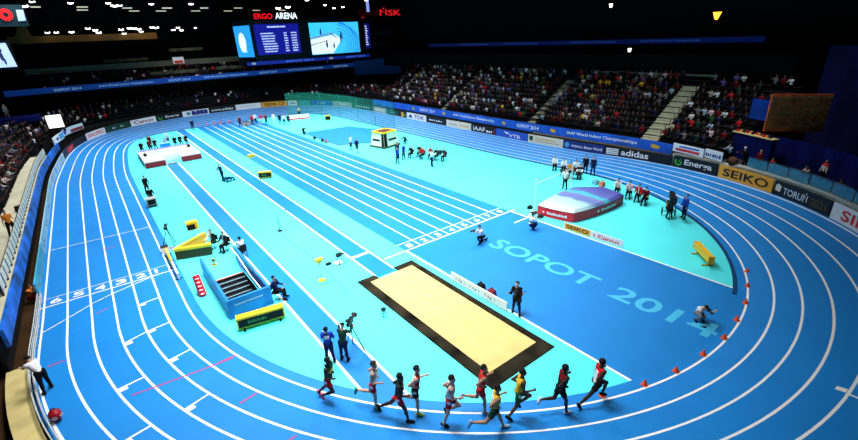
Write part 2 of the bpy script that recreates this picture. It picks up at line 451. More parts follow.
board('blue board behind the green net', 157.7, 160.1, 'blue', bars('pale', .3, .7, n=3), group=GA)
board('grey white board behind the green net', 160.2, 163.2, 'grey', bars('white', .3, .7, n=4), group=GA)
board('dark green board behind the green net with pale text', 163.3, 168.1, 'dkgreen', bars('pale', .15, .85), group=GA)
board('cream framed board behind the green net near its right end', 168.2, 171.6, 'grey', [(L_, 'cream', 'rect', .12, .88, .3, .7)], group=GA)
board('very dark board at the right end of the green net', 171.7, 175.1, 'dkgreen', [(L_, 'teal', 'rect', .3, .7, .4, .6)], group=GA)
# left straight
board('long pale blue board beside the left straight with small dark figures', 90.2, 108, mat('pale blue print', (.30,.58,.68), .5, var=.15, scale=.6), [(E_, 'navy', 'rect', a, a+.02, .35, .6) for a in (.03, .09, .3, .36, .6, .63)], off=6.3, h=.85, group=GA)
board('turquoise board beside the finish line on the left straight', 83.2, 90.1, mat('turquoise print', (.06,.44,.60), .5, var=.25, scale=.5), [], off=6.3, h=.85, group=GA)
board('white blue board curving into the far left bend', 108.1, 123.1, mat('white blue print', (.40,.60,.68), .5, var=.2, scale=.6), [(E_, 'skyblue', 'rect', .5, .55, .2, .8)], off=6.3, h=.85, group=GA)
board('dark board with a bright red slanted panel in the far left corner', 123.2, 130.9, 'black', [(E_, 'red', 'poly', [(.25,.15),(.55,.15),(.62,.8),(.32,.8)])], h=.9, group=GA)
# second tier of boards in the far left corner
o = board('white and sky blue banner above the dark board in the far left corner', 123.6, 127.6, 'white', [(E_, 'skyblue', 'rect', .66, .98, .15, .95), (E_, 'navy', 'rect', .35, .55, .3, .7)], off=6.85, z=1.9, h=.9, cat='banner', name='banner')
board('blue purple banner with a dark red end above the far left boards', 127.7, 131.6, 'pale', [(E_, 'dkred', 'rect', .45, .98, .05, .55), (E_, 'blue', 'rect', .02, .2, .3, .9)], off=6.85, z=2.1, h=.85, cat='banner', name='banner')
# boards over the bend on the right
board('white banner with blue and red lines of print above the black board', 219.0, 221.2, 'white', [(L_, 'blue', 'rect', .2, .85, .62, .8), (L_, 'red', 'rect', .1, .88, .18, .48)], off=6.42, z=1.75, h=.75, cat='banner', name='banner')
board('white banner with dark blue capitals above the orange board', 221.3, 222.5, 'white', bars('navy', .05, .95, .22, .6, n=7), off=6.42, z=1.85, h=.75, cat='banner', name='banner')

# ------------------------------------------------------------------ stand fronts (blue fascia)
def slab(name, s0, s1, o0, o1, z0, z1, m, kind='structure', n=None, harm=True, parent=None, zr=False):
    n = n or max(2, int((s1-s0)/.8)); mb = MB(); vs = []
    for i in range(n+1):
        s = s0+(s1-s0)*i/n
        a = oval(s, o0, harm); b = oval(s, o1, harm); q = rise(s, 6*TW+.22) if zr else 0
        vs += [(a[0], a[1], z0+q), (a[0], a[1], z1+q), (b[0], b[1], z1+q), (b[0], b[1], z0+q)]
    fs = []
    for i in range(n):
        a, b = 4*i, 4*i+4
        fs += [(a, a+1, b+1, b), (a+1, a+2, b+2, b+1), (a+2, a+3, b+3, b+2), (a+3, a, b, b+3)]
    fs += [(0, 3, 2, 1), (4*n, 4*n+1, 4*n+2, 4*n+3)]
    mb.add(vs, fs)
    o = mb.build(name, m, parent)
    if kind and not parent: o['kind'] = kind
    return o
def fascia_print(o, s0, s1, off, z0, z1, seq, colw='white', harm=True):
    ms = {}
    for kind, c, a, b, body in seq:
        m = ms.setdefault((kind, c), MB())
        def fn(u, v):
            s = a+u*(b-a); x, y, _, _ = oval(s, off-.015, harm); return (x, y, z0+v*(z1-z0))
        if kind == L_: text_into(m, body, fn, 0, 1, .3, .75)
        else:
            ell_into(m, fn, .5, .5, .42, .20, n=12); rect_into(m, fn, .1, .5, .62, .74)
    for (k, c), m in ms.items(): m.build(k, BW[c], o)
def band(label_seq, s0, s1):
    seq = []; s = s0; k = 0
    while s < s1-9:
        seq += [(L_, 'white', s, s+5.6, 'IAAF World Indoor Championships'), (E_, 'gold', s+7.0, s+7.9, ''), (L_, 'white', s+9.2, s+11.6, 'SOPOT 2014'), (E_, 'gold', s+12.8, s+13.7, '')]
        s += 15.0
    return seq
# right fascia: from the far right corner to the start of the near bend
fo, fz0, fz1 = 6.5, 1.3, 2.25
fa = slab('trim_1', 168, 218.9, fo, fo+.2, fz0, fz1, BANNER)
S0 = TT
seqR = [(L_, 'white', 189.2, 197.5, 'IAAF World Indoor Championships'), (E_, 'gold', 198.8, 199.6, ''), (L_, 'white', 201.4, 204.8, 'SOPOT 2014'), (E_, 'gold', 206.4, 207.3, ''),
        (L_, 'white', 208.7, 216.2, 'IAAF World Indoor Championships'), (E_, 'gold', 217.2, 218.1, ''), (E_, 'gold', 186.6, 187.4, ''), (L_, 'white', 181.0, 184.8, 'SOPOT 2014'), (E_, 'gold', 178.8, 179.6, '')]
fascia_print(fa, 0, 0, fo, fz0, fz1, seqR)
slab('wall_right', 168, 218.9, fo+.02, fo+.3, -.2, fz0, mat('near black wall', (.012,.012,.013), .8, .1))
slab('trim_2', 204, 218.9, fo-.02, fo+.06, fz0-.16, fz0-.02, mat('tan rail', (.22,.16,.07), .7))
# grey wall round the right bend
slab('wall_right_bend', 219, 241, 6.5, 6.85, -.2, 1.15, GREYCON, zr=True)
slab('trim_3', 223.4, 241, 6.45, 6.9, 1.15, 1.27, mat('pale coping', (.42,.44,.42), .7), zr=True)
# glass balustrade on the wall
t = thing('glass_balustrade', 'blue tinted glass balustrade above the grey wall of the right bend', 'balustrade', (20.5, -35, 2.2))
glass = mat('tinted glass', (.05,.30,.45), .15, .5, alpha=.55)
tb = Vector((20.5, -35, 2.2))
s = 224.0
while s < 240:
    m = MB(); q = rise(s+.6, 6.5)
    a, b = oval(s+.04, 6.68), oval(s+1.26, 6.68)
    A, B = Vector((a[0], a[1], q+1.27))-tb, Vector((b[0], b[1], q+1.27))-tb
    nx, ny = a[2]*.03, a[3]*.03
    m.add([A, B, B+Vector((0,0,.75)), A+Vector((0,0,.75)), A+Vector((nx,ny,0)), B+Vector((nx,ny,0)), B+Vector((nx,ny,.75)), A+Vector((nx,ny,.75))],
          [(0,1,2,3),(4,7,6,5),(0,4,5,1),(2,6,7,3),(0,3,7,4),(1,5,6,2)])
    m.build('glass_pane', glass, t); s += 1.3
m = MB(); pts = []
for k in range(14):
    s = 224.0+16.0*k/13; a = oval(s, 6.70); pts.append(Vector((a[0], a[1], rise(s, 6.5)+2.06))-tb)
m.path(pts, .03); m.build('handrail', BLKMET, t)
# left front: walkway, fascia, dark gap
slab('trim_4', 76.3, 124.5, 6.7, 6.84, 1.15, 2.0, mat('left fascia print', (.010,.12,.56), .5, var=.9, scale=.8))
slab('wall_left', 76.3, 124.5, 7.1, 7.24, -.2, 1.15, mat('near black wall', (.012,.012,.013), .8, .1))
slab('walkway', 76.5, 118, 6.86, 8.4, 1.8, 2.0, CREAM)
# far end wall under the stands
slab('wall_far', 124, 170, 7.2, 7.4, -.2, 2.2, mat('near black wall', (.012,.012,.013), .8, .1))

# press barrier along the left walkway: cream panels between dark posts
t = thing('press_barrier', 'row of small cream panels and dark posts along the left walkway edge', 'barrier', (-24, 0, 2.0))
tb = Vector((-24, 0, 2.0))
for k in range(38):
    s = 80+k*1.0
    m = MB(); a, b = oval(s+.12, 6.98), oval(s+.84, 6.98)
    c = ((a[0]+b[0])/2, (a[1]+b[1])/2); rz = math.atan2(b[1]-a[1], b[0]-a[0])
    m.box(Vector((c[0], c[1], 2.48))-tb, (.74, .10, .62), rz); m.build('panel', mat('cream panel', (.75,.75,.62), .6), t)
m = MB(); pts = []
for k in range(39):
    s = 80+k*1.0; a = oval(s-.06, 6.97); q = Vector((a[0], a[1], 2.0))-tb
    m.box(q+Vector((0,0,.35)), (.09, .16, .7)); pts.append(q+Vector((0, 0, .86)))
m.path(pts, .02)
m.build('post_and_rail', BLKMET, t)
# white rail and yellow deck beside the near left bend
t = thing('white_rail', 'white tubular rail beside the outer lane near the finish line', 'rail', (-23.9, -20, 0))
tb = Vector((-23.9, -20, 0))
for o_, r_ in ((6.2, .03), (6.34, .025)):
    m = MB(); top = []
    for k in range(26):
        s = 70+k*.52; a = oval(s, o_); q = rise(s, 6.5); top.append(Vector((a[0], a[1], q+.34))-tb)
        if k % 2 == 0: m.tube(Vector((a[0], a[1], q+.02))-tb, top[-1], r_, n=6)
    m.path(top, r_); m.path([v-Vector((0, 0, .17)) for v in top], r_*.8)
    m.build('rail', mat('pale rail', (.55,.60,.60), .5), t)
slab('camera_deck', 64, 76, 6.42, 7.15, -.2, .05, mat('yellow timber', (.62,.52,.22), .7, var=.18, scale=1.2), zr=True)
# ------------------------------------------------------------------ stands
def plain(s, off): return oval(s, off, False)
def tiers(name, s0, s1, off0, z0, rows, depth, rise_, m, kind='structure'):
    n = max(3, int((s1-s0)/1.2)); mb = MB(); prof = [(off0, -.2)]
    for k in range(rows):
        prof += [(off0+k*depth, z0+k*rise_), (off0+(k+1)*depth, z0+k*rise_)]
    prof += [(off0+rows*depth, -.2)]
    vs = []
    for i in range(n+1):
        s = s0+(s1-s0)*i/n
        for o, z in prof:
            a = oval(s, o); vs.append((a[0], a[1], z))
    q = len(prof)
    fs = [(i*q+k, i*q+k+1, (i+1)*q+k+1, (i+1)*q+k) for i in range(n) for k in range(q-1)]
    mb.add(vs, fs); o = mb.build(name, m); o['kind'] = kind
    for k in range(rows):
        sl_ = slab('seat_row', s0, s1, off0+k*depth+.22, off0+k*depth+.62, z0+k*rise_+.26, z0+k*rise_+.33, mat('dark seat', (.012,.012,.02), .7), None, n, True, o)
    return o
RO, RZ, RD, RR = 8.2, 2.05, .78, .46     # right stand: first tread, rise per row
tiers('stand_right', 172, TT+27.2, RO, RZ, 11, RD, RR, DARKSTAND)
tiers('stand_left', 77, 124, 8.4, 2.0, 12, .8, .36, DARKSTAND)
tiers('stand_far', 124, 172, 8.2, 2.2, 5, .8, .36, DARKSTAND)
# pale stairways climbing the right stand
def stair(label, y, wid):
    t = thing('stairway', label, 'stairs', (17.02+RO, y, RZ), 0, 'pale stairways of the right stand')
    m = MB()
    for k in range(10):
        m.box((k*RD+RD/2-.02, 0, k*RR-.04), (RD+.04, wid, .14))
        m.box((k*RD+.2-.02+RD/2, 0, k*RR+RR/4+.02), (RD/2, wid, RR/2))
    m.build('steps', PALECON, t)
    m = MB()
    for k in range(0, 10, 1):
        m.tube((k*RD+.4, -wid/2-.05, k*RR), (k*RD+.4, -wid/2-.05, k*RR+.95), .035, n=6)
    m.build('handrail_posts', BLKMET, t)
stairs = [(-23.2, 1.7, 'wide pale stairway nearest the right bend'), (-8.25, 1.15, 'pale stairway in the middle of the right stand'),
          (9.2, .75, 'narrow pale stairway left of the middle of the right stand'), (24.6, .7, 'farthest small pale stairway of the right stand')]
for y, w, l in stairs: stair(l, y, w)
# concourse wall behind the right stand
b = MB(); b.box((35.2, 5, 8.3), (.4, 72, 2.4)); b.build('wall_concourse', VOID, kind='structure')
b = MB(); b.box((34.4, -17.5, 7.45), (.15, 15, .2)); b.box((34.2, -1.0, 7.25), (.2, 6, .5)); b.build('trim_5', mat('dim grey green', (.12,.15,.13), .8), kind='structure')
# ribbon display over the right stand
t = thing('ribbon_display', 'long dim blue display ribbon high over the right stand', 'display', (42.08, 4, 10.7))
m = MB(); m.box((0, 0, 0), (.2, 60, .6)); m.build('ribbon_screen', mat('dim ribbon glow', (.002,.008,.085), .5, emit=.5), t)
m = MB()
for y in (-24, -12.5, 1, 12):
    text_into(m, 'IAAF World Indoor Championships', lambda u, v: (-.12, -y-4-u, v-.17), 0, 7.5, 0, .34)
m.build('lettering', mat('dim ribbon text', (.02,.07,.30), .5, emit=.5), t)
# outer walls and roof of the hall
def wallbox(name, c, d, m=VOID): b = MB(); b.box(c, d); b.build(name, m, kind='structure')
wallbox('wall_far_end', (4, 66, 12), (100, .6, 26)); wallbox('wall_right_outer', (50, 8, 12), (.6, 120, 26)); wallbox('wall_left_outer', (-42, 8, 12), (.6, 120, 26))
wallbox('wall_near', (4, -56, 12), (100, .6, 26)); wallbox('ceiling', (4, 8, 25), (100, 130, .4))
wallbox('wall_upper_tier', (42.4, 3, 16), (.4, 82, 11.8))
# far end upper tier: blue fascia, grey parapet, seats in the dark
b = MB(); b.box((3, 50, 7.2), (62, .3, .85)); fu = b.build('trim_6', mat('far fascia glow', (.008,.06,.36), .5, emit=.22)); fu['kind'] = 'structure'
m = MB(); x = -22
for k in range(4):
    for body, w in (('SOPOT 2014', 3.6), ('IAAF World Indoor Championships', 8)):
        text_into(m, body, lambda u, v: (x+u, 49.83, 7.0+v), 0, w, 0, .34); x += w+2.4
m.build('lettering', mat('far fascia text', (.25,.45,.6), .5, emit=.6), fu)
b = MB()
for k in range(6): b.box((3, 50.6+k*.8, 6.6+.18*k), (62, .8, .4+.36*k))
b.build('stand_upper', DARKSTAND, kind='structure')
b = MB(); b.box((-2, 55.4, 9.95), (46, .3, .95)); b.build('trim_7', mat('grey parapet', (.085,.095,.07), .8, var=.2), kind='structure')
b = MB(); b.box((-8, 56.5, 9.6), (34, 1.8, .4)); b.build('stand_gallery', DARKSTAND, kind='structure')
tag(MB().box((-2.3, 55.1, 10.35), (1.9, .08, 1.15)).build('parapet_banner', BW['white']), 'small white and red banner hung on the far grey parapet', 'banner')
rb = MB(); rb.box((-2.3, 55.04, 10.1), (1.5, .04, .45)); o = rb.build('print', BW['red']); o.parent = bpy.data.objects['parapet_banner']
b = MB(); b.box((-15, 61, 14.9), (22, .2, 1.1)); b.add([(-25.5,61,14.3),(-22.5,61,14.3),(-23,61,17.2),(-24,61,17.2)], [(0,1,2,3)]); b.build('wall_far_glow', mat('warm glow on far wall', (.16,.07,.012), .8, var=.4, scale=.4), kind='structure')  # orange light on the end wall, put in as brown colour
b = MB()
for x0, x1, z, y in ((-14, -7, 10.9, 57), (3, 8, 8.6, 51), (-8, 0, 8.5, 51), (-3, 3, 12.2, 58)): b.box(((x0+x1)/2, y, z), (x1-x0, .5, .5))
b.build('trim_8', mat('dim olive seats', (.07,.06,.03), .8, var=.6, scale=1), kind='structure')

# ------------------------------------------------------------------ lamps hung under the roof
LAMPM = mat('lamp glow', (1., .97, .9), .5, emit=9.)
BARM = mat('tube lamp glow', (.75, .66, .5), .5, emit=.8)
def lamp(px, label, k):
    t = thing('ceiling_lamp', label, 'lamp', px, 0, 'ceiling lamps over the far end')
    m = MB(); r = .30*k
    m.lathe([(.02, .42*k), (r*.6, .40*k), (r*1.05, .05*k), (r*1.05, 0)], n=12); m.build('housing', BLKMET, t)
    m = MB(); m.ball((0, 0, 0), r*.95, 10, sc=(1.5, 1, .55)); m.build('lens', LAMPM, t)
    m = MB(); m.tube((0, 0, .4*k), (0, 0, 24.8-px[2]), .02, n=5); m.build('cable', BLKMET, t)
near_l = [(-21.7,45.5,19.0),(-20.6,44.6,19.5),(-16.4,40.1,19),(-12,39.9,19),(-10.9,44.6,19),(-10.1,45.8,19.1),(-6.3,41.5,19),(-.7,41.3,19),(17.1,50.6,19),(18.1,48,19),(15.5,32.6,19),(23.7,43,19),(29.6,51,19),(30.3,48.2,19),(26.4,31.7,19)]
big = {0, 4, 8, 9}
for i, q in enumerate(near_l): lamp(q, 'round white lamp in the near row of lamps under the dark roof', 1.25 if i in big else .8)
for i, (a, z, k) in enumerate([(-20.4,15.9,.8),(-19.2,15.9,.8),(-17.1,15.9,.9),(-14.6,16.4,.9),(-13.6,16.1,1.),(-13.2,15.7,1.),(-9.7,16.1,1.),(-9.4,15.4,.8),(-8.3,16.3,1.),(-7.6,16.25,1.),(-6.9,16.1,1.),(-6.6,15.65,.8),(-4.7,16.35,.8),(-4.0,16.3,1.1),(-1.1,15.8,.8),(-.2,16.2,.8),(.3,15.7,.8),(2.9,16.1,.6)]):
    lamp((a, 59.5, z), 'small white lamp in the lower far row of lamps against the end wall', k)
for a, b in [((-21.1,47.3),(-19.9,47.3)),((-15.6,47.4),(-14.2,47.4)),((-15.5,53.9),(-14,53.9)),((-9.5,49.7),(-8.1,49.7)),((-7.9,56.9),(-6.3,57)),((-3.6,57.3),(-1.9,57.4)),((-3.65,49.9),(-2.1,49.9)),((2.5,57.8),(4.1,58)),((2.5,50),(3.85,50.1)),((8.7,58.4),(10.3,58.5)),((8.5,50.3),(10,50.3)),((14,57),(15.6,57)),((19.5,57),(21,57))]:
    t = thing('ceiling_tube_lamp', 'dim horizontal tube lamp hung under the dark roof at the far end', 'lamp', ((a[0]+b[0])/2, a[1], 19), 0, 'tube lamps under the roof')
    m = MB(); m.box((0, 0, 0), (b[0]-a[0], .12, .14)); m.build('tube', BARM, t)
    m = MB(); m.box((0, 0, .12), (b[0]-a[0], .2, .1)); m.tube((0, 0, .1), (0, 0, 5.8), .02, n=5); m.build('fitting', BLKMET, t)
for loc, l, c, e in [((41.6,-20.9,13.35), 'amber lit lamp high on the dark wall at the right', (1.,.42,.03), 3.), ((41.9,-10.7,9.5), 'small white lamp under the blue ribbon display', (1.,.95,.85), 4.), ((41.9,-7.2,15.2), 'small white lamp at the top of the right wall', (1.,.95,.85), 5.)]:
    t = thing('wall_lamp', l, 'lamp', loc)
    m = MB(); m.box((.3, 0, .1), (.35, .7, .6)); m.build('bracket', BLKMET, t)
    m = MB(); a = e == 3.
    m.add([(0,.45*(1 if a else .5),.35),(0,-.45*(1 if a else .5),.35),(0,-.12,-.45 if a else -.1),(0,.12,-.45 if a else -.1),(.14,.45*(1 if a else .5),.35),(.14,-.45*(1 if a else .5),.35),(.14,-.12,-.45 if a else -.1),(.14,.12,-.45 if a else -.1)],
          [(0,1,2,3),(7,6,5,4),(0,4,5,1),(1,5,6,2),(2,6,7,3),(3,7,4,0)]); m.build('lens', mat('lens '+str(c)+str(e), c, .5, emit=e), t)

# ------------------------------------------------------------------ scoreboard
def em(n, c, e=1.): return mat(n, c, .5, emit=e)
SC = thing('scoreboard', 'large black hanging scoreboard with lit screens at the far end', 'scoreboard', (19.2, 42, 9))
pl = [(-11.0, 0), (11.9, 0), (16.6, 4.4), (-12.6, 5)]
m = MB(); m.prism(pl, .6, 7.6); m.prism([(x*1.02, y-.1) for x, y in pl], -.05, .62); m.build('casing', BLACKM, SC)
m = MB()
for x in (-8, 0, 8): m.tube((x, 2.5, 7.5), (x, 2.5, 15.8), .06, n=6)
m.build('hanger', BLKMET, SC)
def face(u, v, d=.03): return (u, -d, v)
def scr(name, x0, x1, z0, z1, m_): 
    b = MB(); b.box(((x0+x1)/2, -.02, (z0+z1)/2), (x1-x0, .06, z1-z0)); return b.build(name, m_, SC)
X0 = 19.2
r1 = scr('results_screen', 8.8-X0, 17.1-X0, 1.65, 6.8, em('deep blue screen', (.006,.006,.20)))
m = MB(); fn = lambda u, v: face(u, v, .06)
def scribble(fn, u0, u1, v0, v1):
    u = u0
    while u < u1-.08:
        w = rnd.uniform(.10, .24); h = rnd.uniform(.75, 1.)
        rect_into(m, fn, u, min(u+w, u1), v0, v0+(v1-v0)*h); u += w+rnd.uniform(.03, .08)
scribble(fn, -8.0, -4.6, 6.2, 6.5)
for k in range(8):
    z = 5.15-k*.44
    scribble(fn, -9.4+.05*k, -6.6+rnd.uniform(-.5, .2), z, z+.24); scribble(fn, -5.1, -4.4, z, z+.24); scribble(fn, -3.7, -2.6, z, z+.24)
m.build('lettering', em('screen text', (.55,.6,.9)), r1)
v1 = scr('video_screen', 19.25-X0, 30.0-X0, 1.1, 6.85, em('video sky blue', (.05,.55,.90)))
m = MB(); fv = lambda u, v: (.05+10.75*u, -.06, 1.1+5.75*v)
m.add([fv(0,.02), fv(.42,.02), fv(.62,.45), fv(.5,.62), fv(0,.48)], [(0,1,2,3,4)]); m.build('video_runway', em('video white', (.8,.95,1.)), v1)
m = MB()
for k in range(7): ell_into(m, lambda u, v: fv(min(1, u), v), .50, .28, .24+.045*k, .34+.11*k if k < 5 else .72, a0=-.9, a1=1.4, r_in=.955, n=16)
m2 = MB(); m2.v = [(x, y-.004, min(max(z, 1.12), 6.83)) for x, y, z in m.v]; m2.f = m.f; m2.m = m.m; m2.build('video_lane', em('video lane', (.012,.22,.62)), v1)
m = MB(); 
poly_into(m, fv, [(0,.50),(.46,.66),(.46,.685),(0,.525)]); poly_into(m, fv, [(0,.3),(.3,.41),(.3,.43),(0,.325)])
m.v = [(x, y-.008, z) for x, y, z in m.v]; m.build('video_line', em('video dark red', (.30,.02,.06)), v1)
m = MB()
for u, v, w, h in ((.21,.7,.018,.09),(.31,.3,.02,.11),(.45,.25,.018,.07),(.6,.45,.014,.12),(.63,.52,.012,.1),(.61,.6,.012,.09)):
    ell_into(m, fv, u, v, w, h, n=10); ell_into(m, fv, u+.003, v+h*1.1, w*.8, h*.28, n=8)
poly_into(m, fv, [(.40,.63),(.52,.5),(.53,.52),(.41,.65)])
m.v = [(x, y-.012, z) for x, y, z in m.v]; m.build('video_figure', em('video dark', (.01,.02,.12)), v1)
# side faces
def side(pA, pB, n_):
    A = Vector((*pA, 0)); B = Vector((*pB, 0)); d = (B-A); nrm = Vector((d.y, -d.x, 0)).normalized()
    return lambda u, v, e=.03: tuple(A+d*u+nrm*e+Vector((0, 0, v)))
fl_ = side(pl[3], pl[0], 0); fr_ = side(pl[1], pl[2], 0)
m = MB(); m.add([fl_(.03,1.4), fl_(.97,1.4), fl_(.97,6.7), fl_(.03,6.7)], [(0,1,2,3)]); o = m.build('side_screen', em('side screen blue', (.02,.33,.85)), SC)
m = MB(); ell_into(m, lambda u, v: fl_(u, v, .06), .42, 3.9, .2, 1.7, n=14); text_into(m, 'X', lambda u, v: fl_(u, v, .06), .4, .6, 2.2, 4.6); m.build('video_figure', em('video white', (.8,.95,1.)), o)
m = MB(); m.add([fr_(.12,1.6), fr_(.75,1.6), fr_(.75,6.6), fr_(.12,6.6)], [(0,1,2,3)]); o = m.build('side_screen', em('dim blue screen', (.004,.006,.12)), SC)
m = MB()
for k in range(9): rect_into(m, lambda u, v: fr_(u, v, .06), .2, .38+.05*(k % 3), 5.9-k*.45, 6.15-k*.45)
m.build('lettering', em('screen text', (.55,.6,.9)), o)
# lower ribbon and hall name
m = MB(); m.add([(-12.8,-.28,-.02),(12.8,-.28,-.02),(12.8,-.28,.6),(-12.8,-.28,.6)], [(0,1,2,3)]); o = m.build('ribbon_screen', em('ribbon deep blue', (.004,.012,.15)), SC)
m = MB(); rb_ = lambda u, v: (u, -.31, v)
text_into(m, 'SOPOT 2014', rb_, -5.6, .1, .14, .45); text_into(m, 'SOPOT 2014', rb_, 7.2, 11.6, .14, .45)
m.build('lettering', em('ribbon text', (.05,.14,.5)), o)
m = MB(); ell_into(m, rb_, 3.8, .3, .5, .2); ell_into(m, rb_, -11.6, .3, .4, .2); m.build('emblem', em('ribbon gold', (.2,.22,.2)), o)
nm = thing('hall_name_sign', 'red and white lit letters on top of the hanging scoreboard', 'sign', (9.2, 42.2, 16.62))
m = MB(); sg = lambda u, v: (u, -.1, v)
text_into(m, 'ERGO', sg, .05, 3.4, .05, .95); m.build('red_lettering', em('red sign glow', (.9,.004,.01), 1.2), nm)
m = MB(); text_into(m, 'ARENA', sg, 3.9, 8.1, .0, 1.05); m.build('white_lettering', em('white sign glow', (1,1,1), 1.2), nm)
m = MB(); m.box((4, .05, -.03), (8.6, .1, .06)); m.build('base_rail', BLKMET, nm)
# town sign on the right of the scoreboard
t = thing('town_sign', 'red lit letters high in the dark right of the scoreboard', 'sign', (38.4, 50, 17.2))
rg = lambda u, v: (u, -.05, v)
m = MB(); text_into(m, 'GDA', rg, -3.4, 1.7, .15, 1.35); m.build('dim_lettering', em('dim red sign', (.02,.001,.001), 1.), t)
m = MB(); text_into(m, 'ŃSK', rg, 2.1, 8.0, .1, 1.75); m.build('lettering', em('red town glow', (.75,.01,.015), 1.), t)
m = MB(); m.box((2.2, .1, -.1), (12, .12, .12)); m.tube((2.2, .1, 0), (2.2, .1, 7.5), .05); m.build('frame', BLKMET, t)
t = thing('round_sign', 'small red disc with a white half beside the red letters', 'sign', (33.6, 46, 16.3))
m = MB(); m.ball((0, 0, 0), .62, 14, sc=(1, .3, 1)); m.build('red_disc', em('red disc', (.8,.01,.02)), t)
m = MB(); m.ball((.9, -.05, -.2), .5, 12, sc=(1, .3, .9)); m.build('white_disc', em('pale disc', (.6,.7,.72)), t)
m = MB(); m.tube((.2, .1, .4), (.2, .1, 8.5), .04); m.build('hanger', BLKMET, t)
t = thing('ceiling_light_strip', 'short pale blue lit strip at the top edge right of the scoreboard', 'lamp', (36.3, 48, 19.6))
m = MB(); m.box((0, 0, 0), (.6, .2, 3.2)); m.build('strip', em('pale blue strip', (.25,.35,.85)), t)
b = MB(); b.box((39.5, 47.3, 11.2), (5, .2, 1.0)); b.box((39.5, 47.3, 13.6), (5, .2, 1.1)); b.build('wall_corner_panel', mat('teal dark panel', (.012,.035,.04), .8), kind='structure')
b = MB(); b.add([(30.5,46.2,5.2),(38.6,40,5.2),(38.6,40,8.6),(30.5,46.2,8.2)], [(0,1,2,3)]); b.add([(30.52,46.3,5.2),(38.62,40.1,5.2),(38.62,40.1,8.6),(30.52,46.3,8.2)], [(3,2,1,0)]); b.build('wall_corner_banner', mat('blue corner banner', (.004,.035,.16), .7, emit=.10), kind='structure')  # banner lifted by a faint glow of its own
# hanging boards at the top left corner
t = thing('hanging_sign', 'dark green hanging board with a red ring emblem at the top left corner', 'sign', (-23.6, 30, 16))
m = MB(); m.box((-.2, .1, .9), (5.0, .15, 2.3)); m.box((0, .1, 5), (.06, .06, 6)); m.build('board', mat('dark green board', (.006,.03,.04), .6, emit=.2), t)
m = MB(); ell_into(m, sg, .55, 1.0, .62, .65, r_in=.4, a0=0, a1=2*PI); ell_into(m, sg, -1.0, 1.0, .75, .65, r_in=.4, a0=0, a1=2*PI); m.build('emblem', em('red ring', (.75,.01,.015)), t)
m = MB(); poly_into(m, sg, [(1.45,.3),(2.15,.35),(2.25,1.5),(1.6,1.5)]); m.build('print', em('pale print', (.35,.5,.7)), t)
t = thing('hanging_screen', 'pale lit hanging screen with a dark figure at the left edge', 'screen', (-24.9, 30, 11.3))
m = MB(); m.box((-.6, .15, 1.35), (3.6, .12, 3.3)); m.box((0, .4, 2.9), (.06, .6, .06)); m.box((0, .7, 8.15), (.06, .06, 10.6)); m.build('casing', BLACKM, t)
m = MB(); m.add([(-2.2,.0,.05),(1.1,.0,.05),(.85,.0,2.7),(-2.2,.0,2.7)], [(0,1,2,3)]); o = m.build('screen_image', em('pale screen', (.50,.66,.95)), t)
m = MB(); fq = lambda u, v: (u, -.02, v); ell_into(m, fq, .05, 1.25, .16, .5); ell_into(m, fq, .05, 1.95, .22, .26); ell_into(m, fq, .2, .7, .1, .4); poly_into(m, fq, [(-1.5,.3),(-1.3,.3),(-.6,2.2),(-.75,2.2)]); m.build('screen_figure', em('screen dark', (.02,.03,.09)), o)
t = thing('lit_monitor', 'bright white lit panel among the left crowd', 'screen', (-22.5, 34, 3.0))
m = MB(); m.box((0, 0, 1.15), (1.65, .08, 1.65)); m.build('panel', em('bright panel', (1., .95, .88), 1.6), t)
m = MB(); m.box((0, .08, .9), (1.75, .08, 2.3)); m.tube((-.6, .1, -.8), (-.6, .1, .3), .04); m.tube((.6, .1, -.8), (.6, .1, .3), .04); m.build('frame', BLKMET, t)
# curtains
def curtain(label, s0, s1, off, z0, z1, m_):
    n = int((s1-s0)/.25); mb = MB(); vs = []
    for i in range(n+1):
        s = s0+(s1-s0)*i/n; a = plain(s, off+.10*math.sin(i*1.3)); c = plain(s, off+.10*math.sin(i*1.3)+.05)
        vs += [(a[0], a[1], z0), (a[0], a[1], z1), (c[0], c[1], z1), (c[0], c[1], z0)]
    fs = []
    for i in range(n):
        a, b = 4*i, 4*i+4
        fs += [(a, a+1, b+1, b), (a+1, a+2, b+2, b+1), (a+2, a+3, b+3, b+2), (a+3, a, b, b+3)]
    mb.add(vs, fs); return tag(mb.build('curtain', m_, smooth=False), label, 'curtain')
curtain('dark navy curtain wall behind the glass balustrade of the right bend', 27.3, 50, 11.1, 1.2, 3.75, NAVYCURT)
curtain('lit patch of curtain left of the rust red board, painted a brighter blue', 26.9, 28.3, 11.5, 4.7, 6.4, mat('blue curtain', (.004,.03,.20), .9, .05, var=.5, scale=.5))  # light falling on the curtain is painted in as brighter blue
curtain('black curtain right of and behind the rust red board', 28.0, 52, 16.0, 1.5, 10.5, mat('black curtain', (.004,.006,.045), .9, .05, var=.5, scale=.5))
curtain('royal blue curtain hanging at the far left corner of the hall', 113, 121.5, 13.2, 5.4, 10, mat('royal curtain', (.006,.03,.30), .9, .05, var=.5, scale=.5))
slab('floor_balcony', 221.5, 244, 6.9, 10.8, 1.25, 1.45, mat('balcony floor', (.03,.03,.03), .8), harm=True)
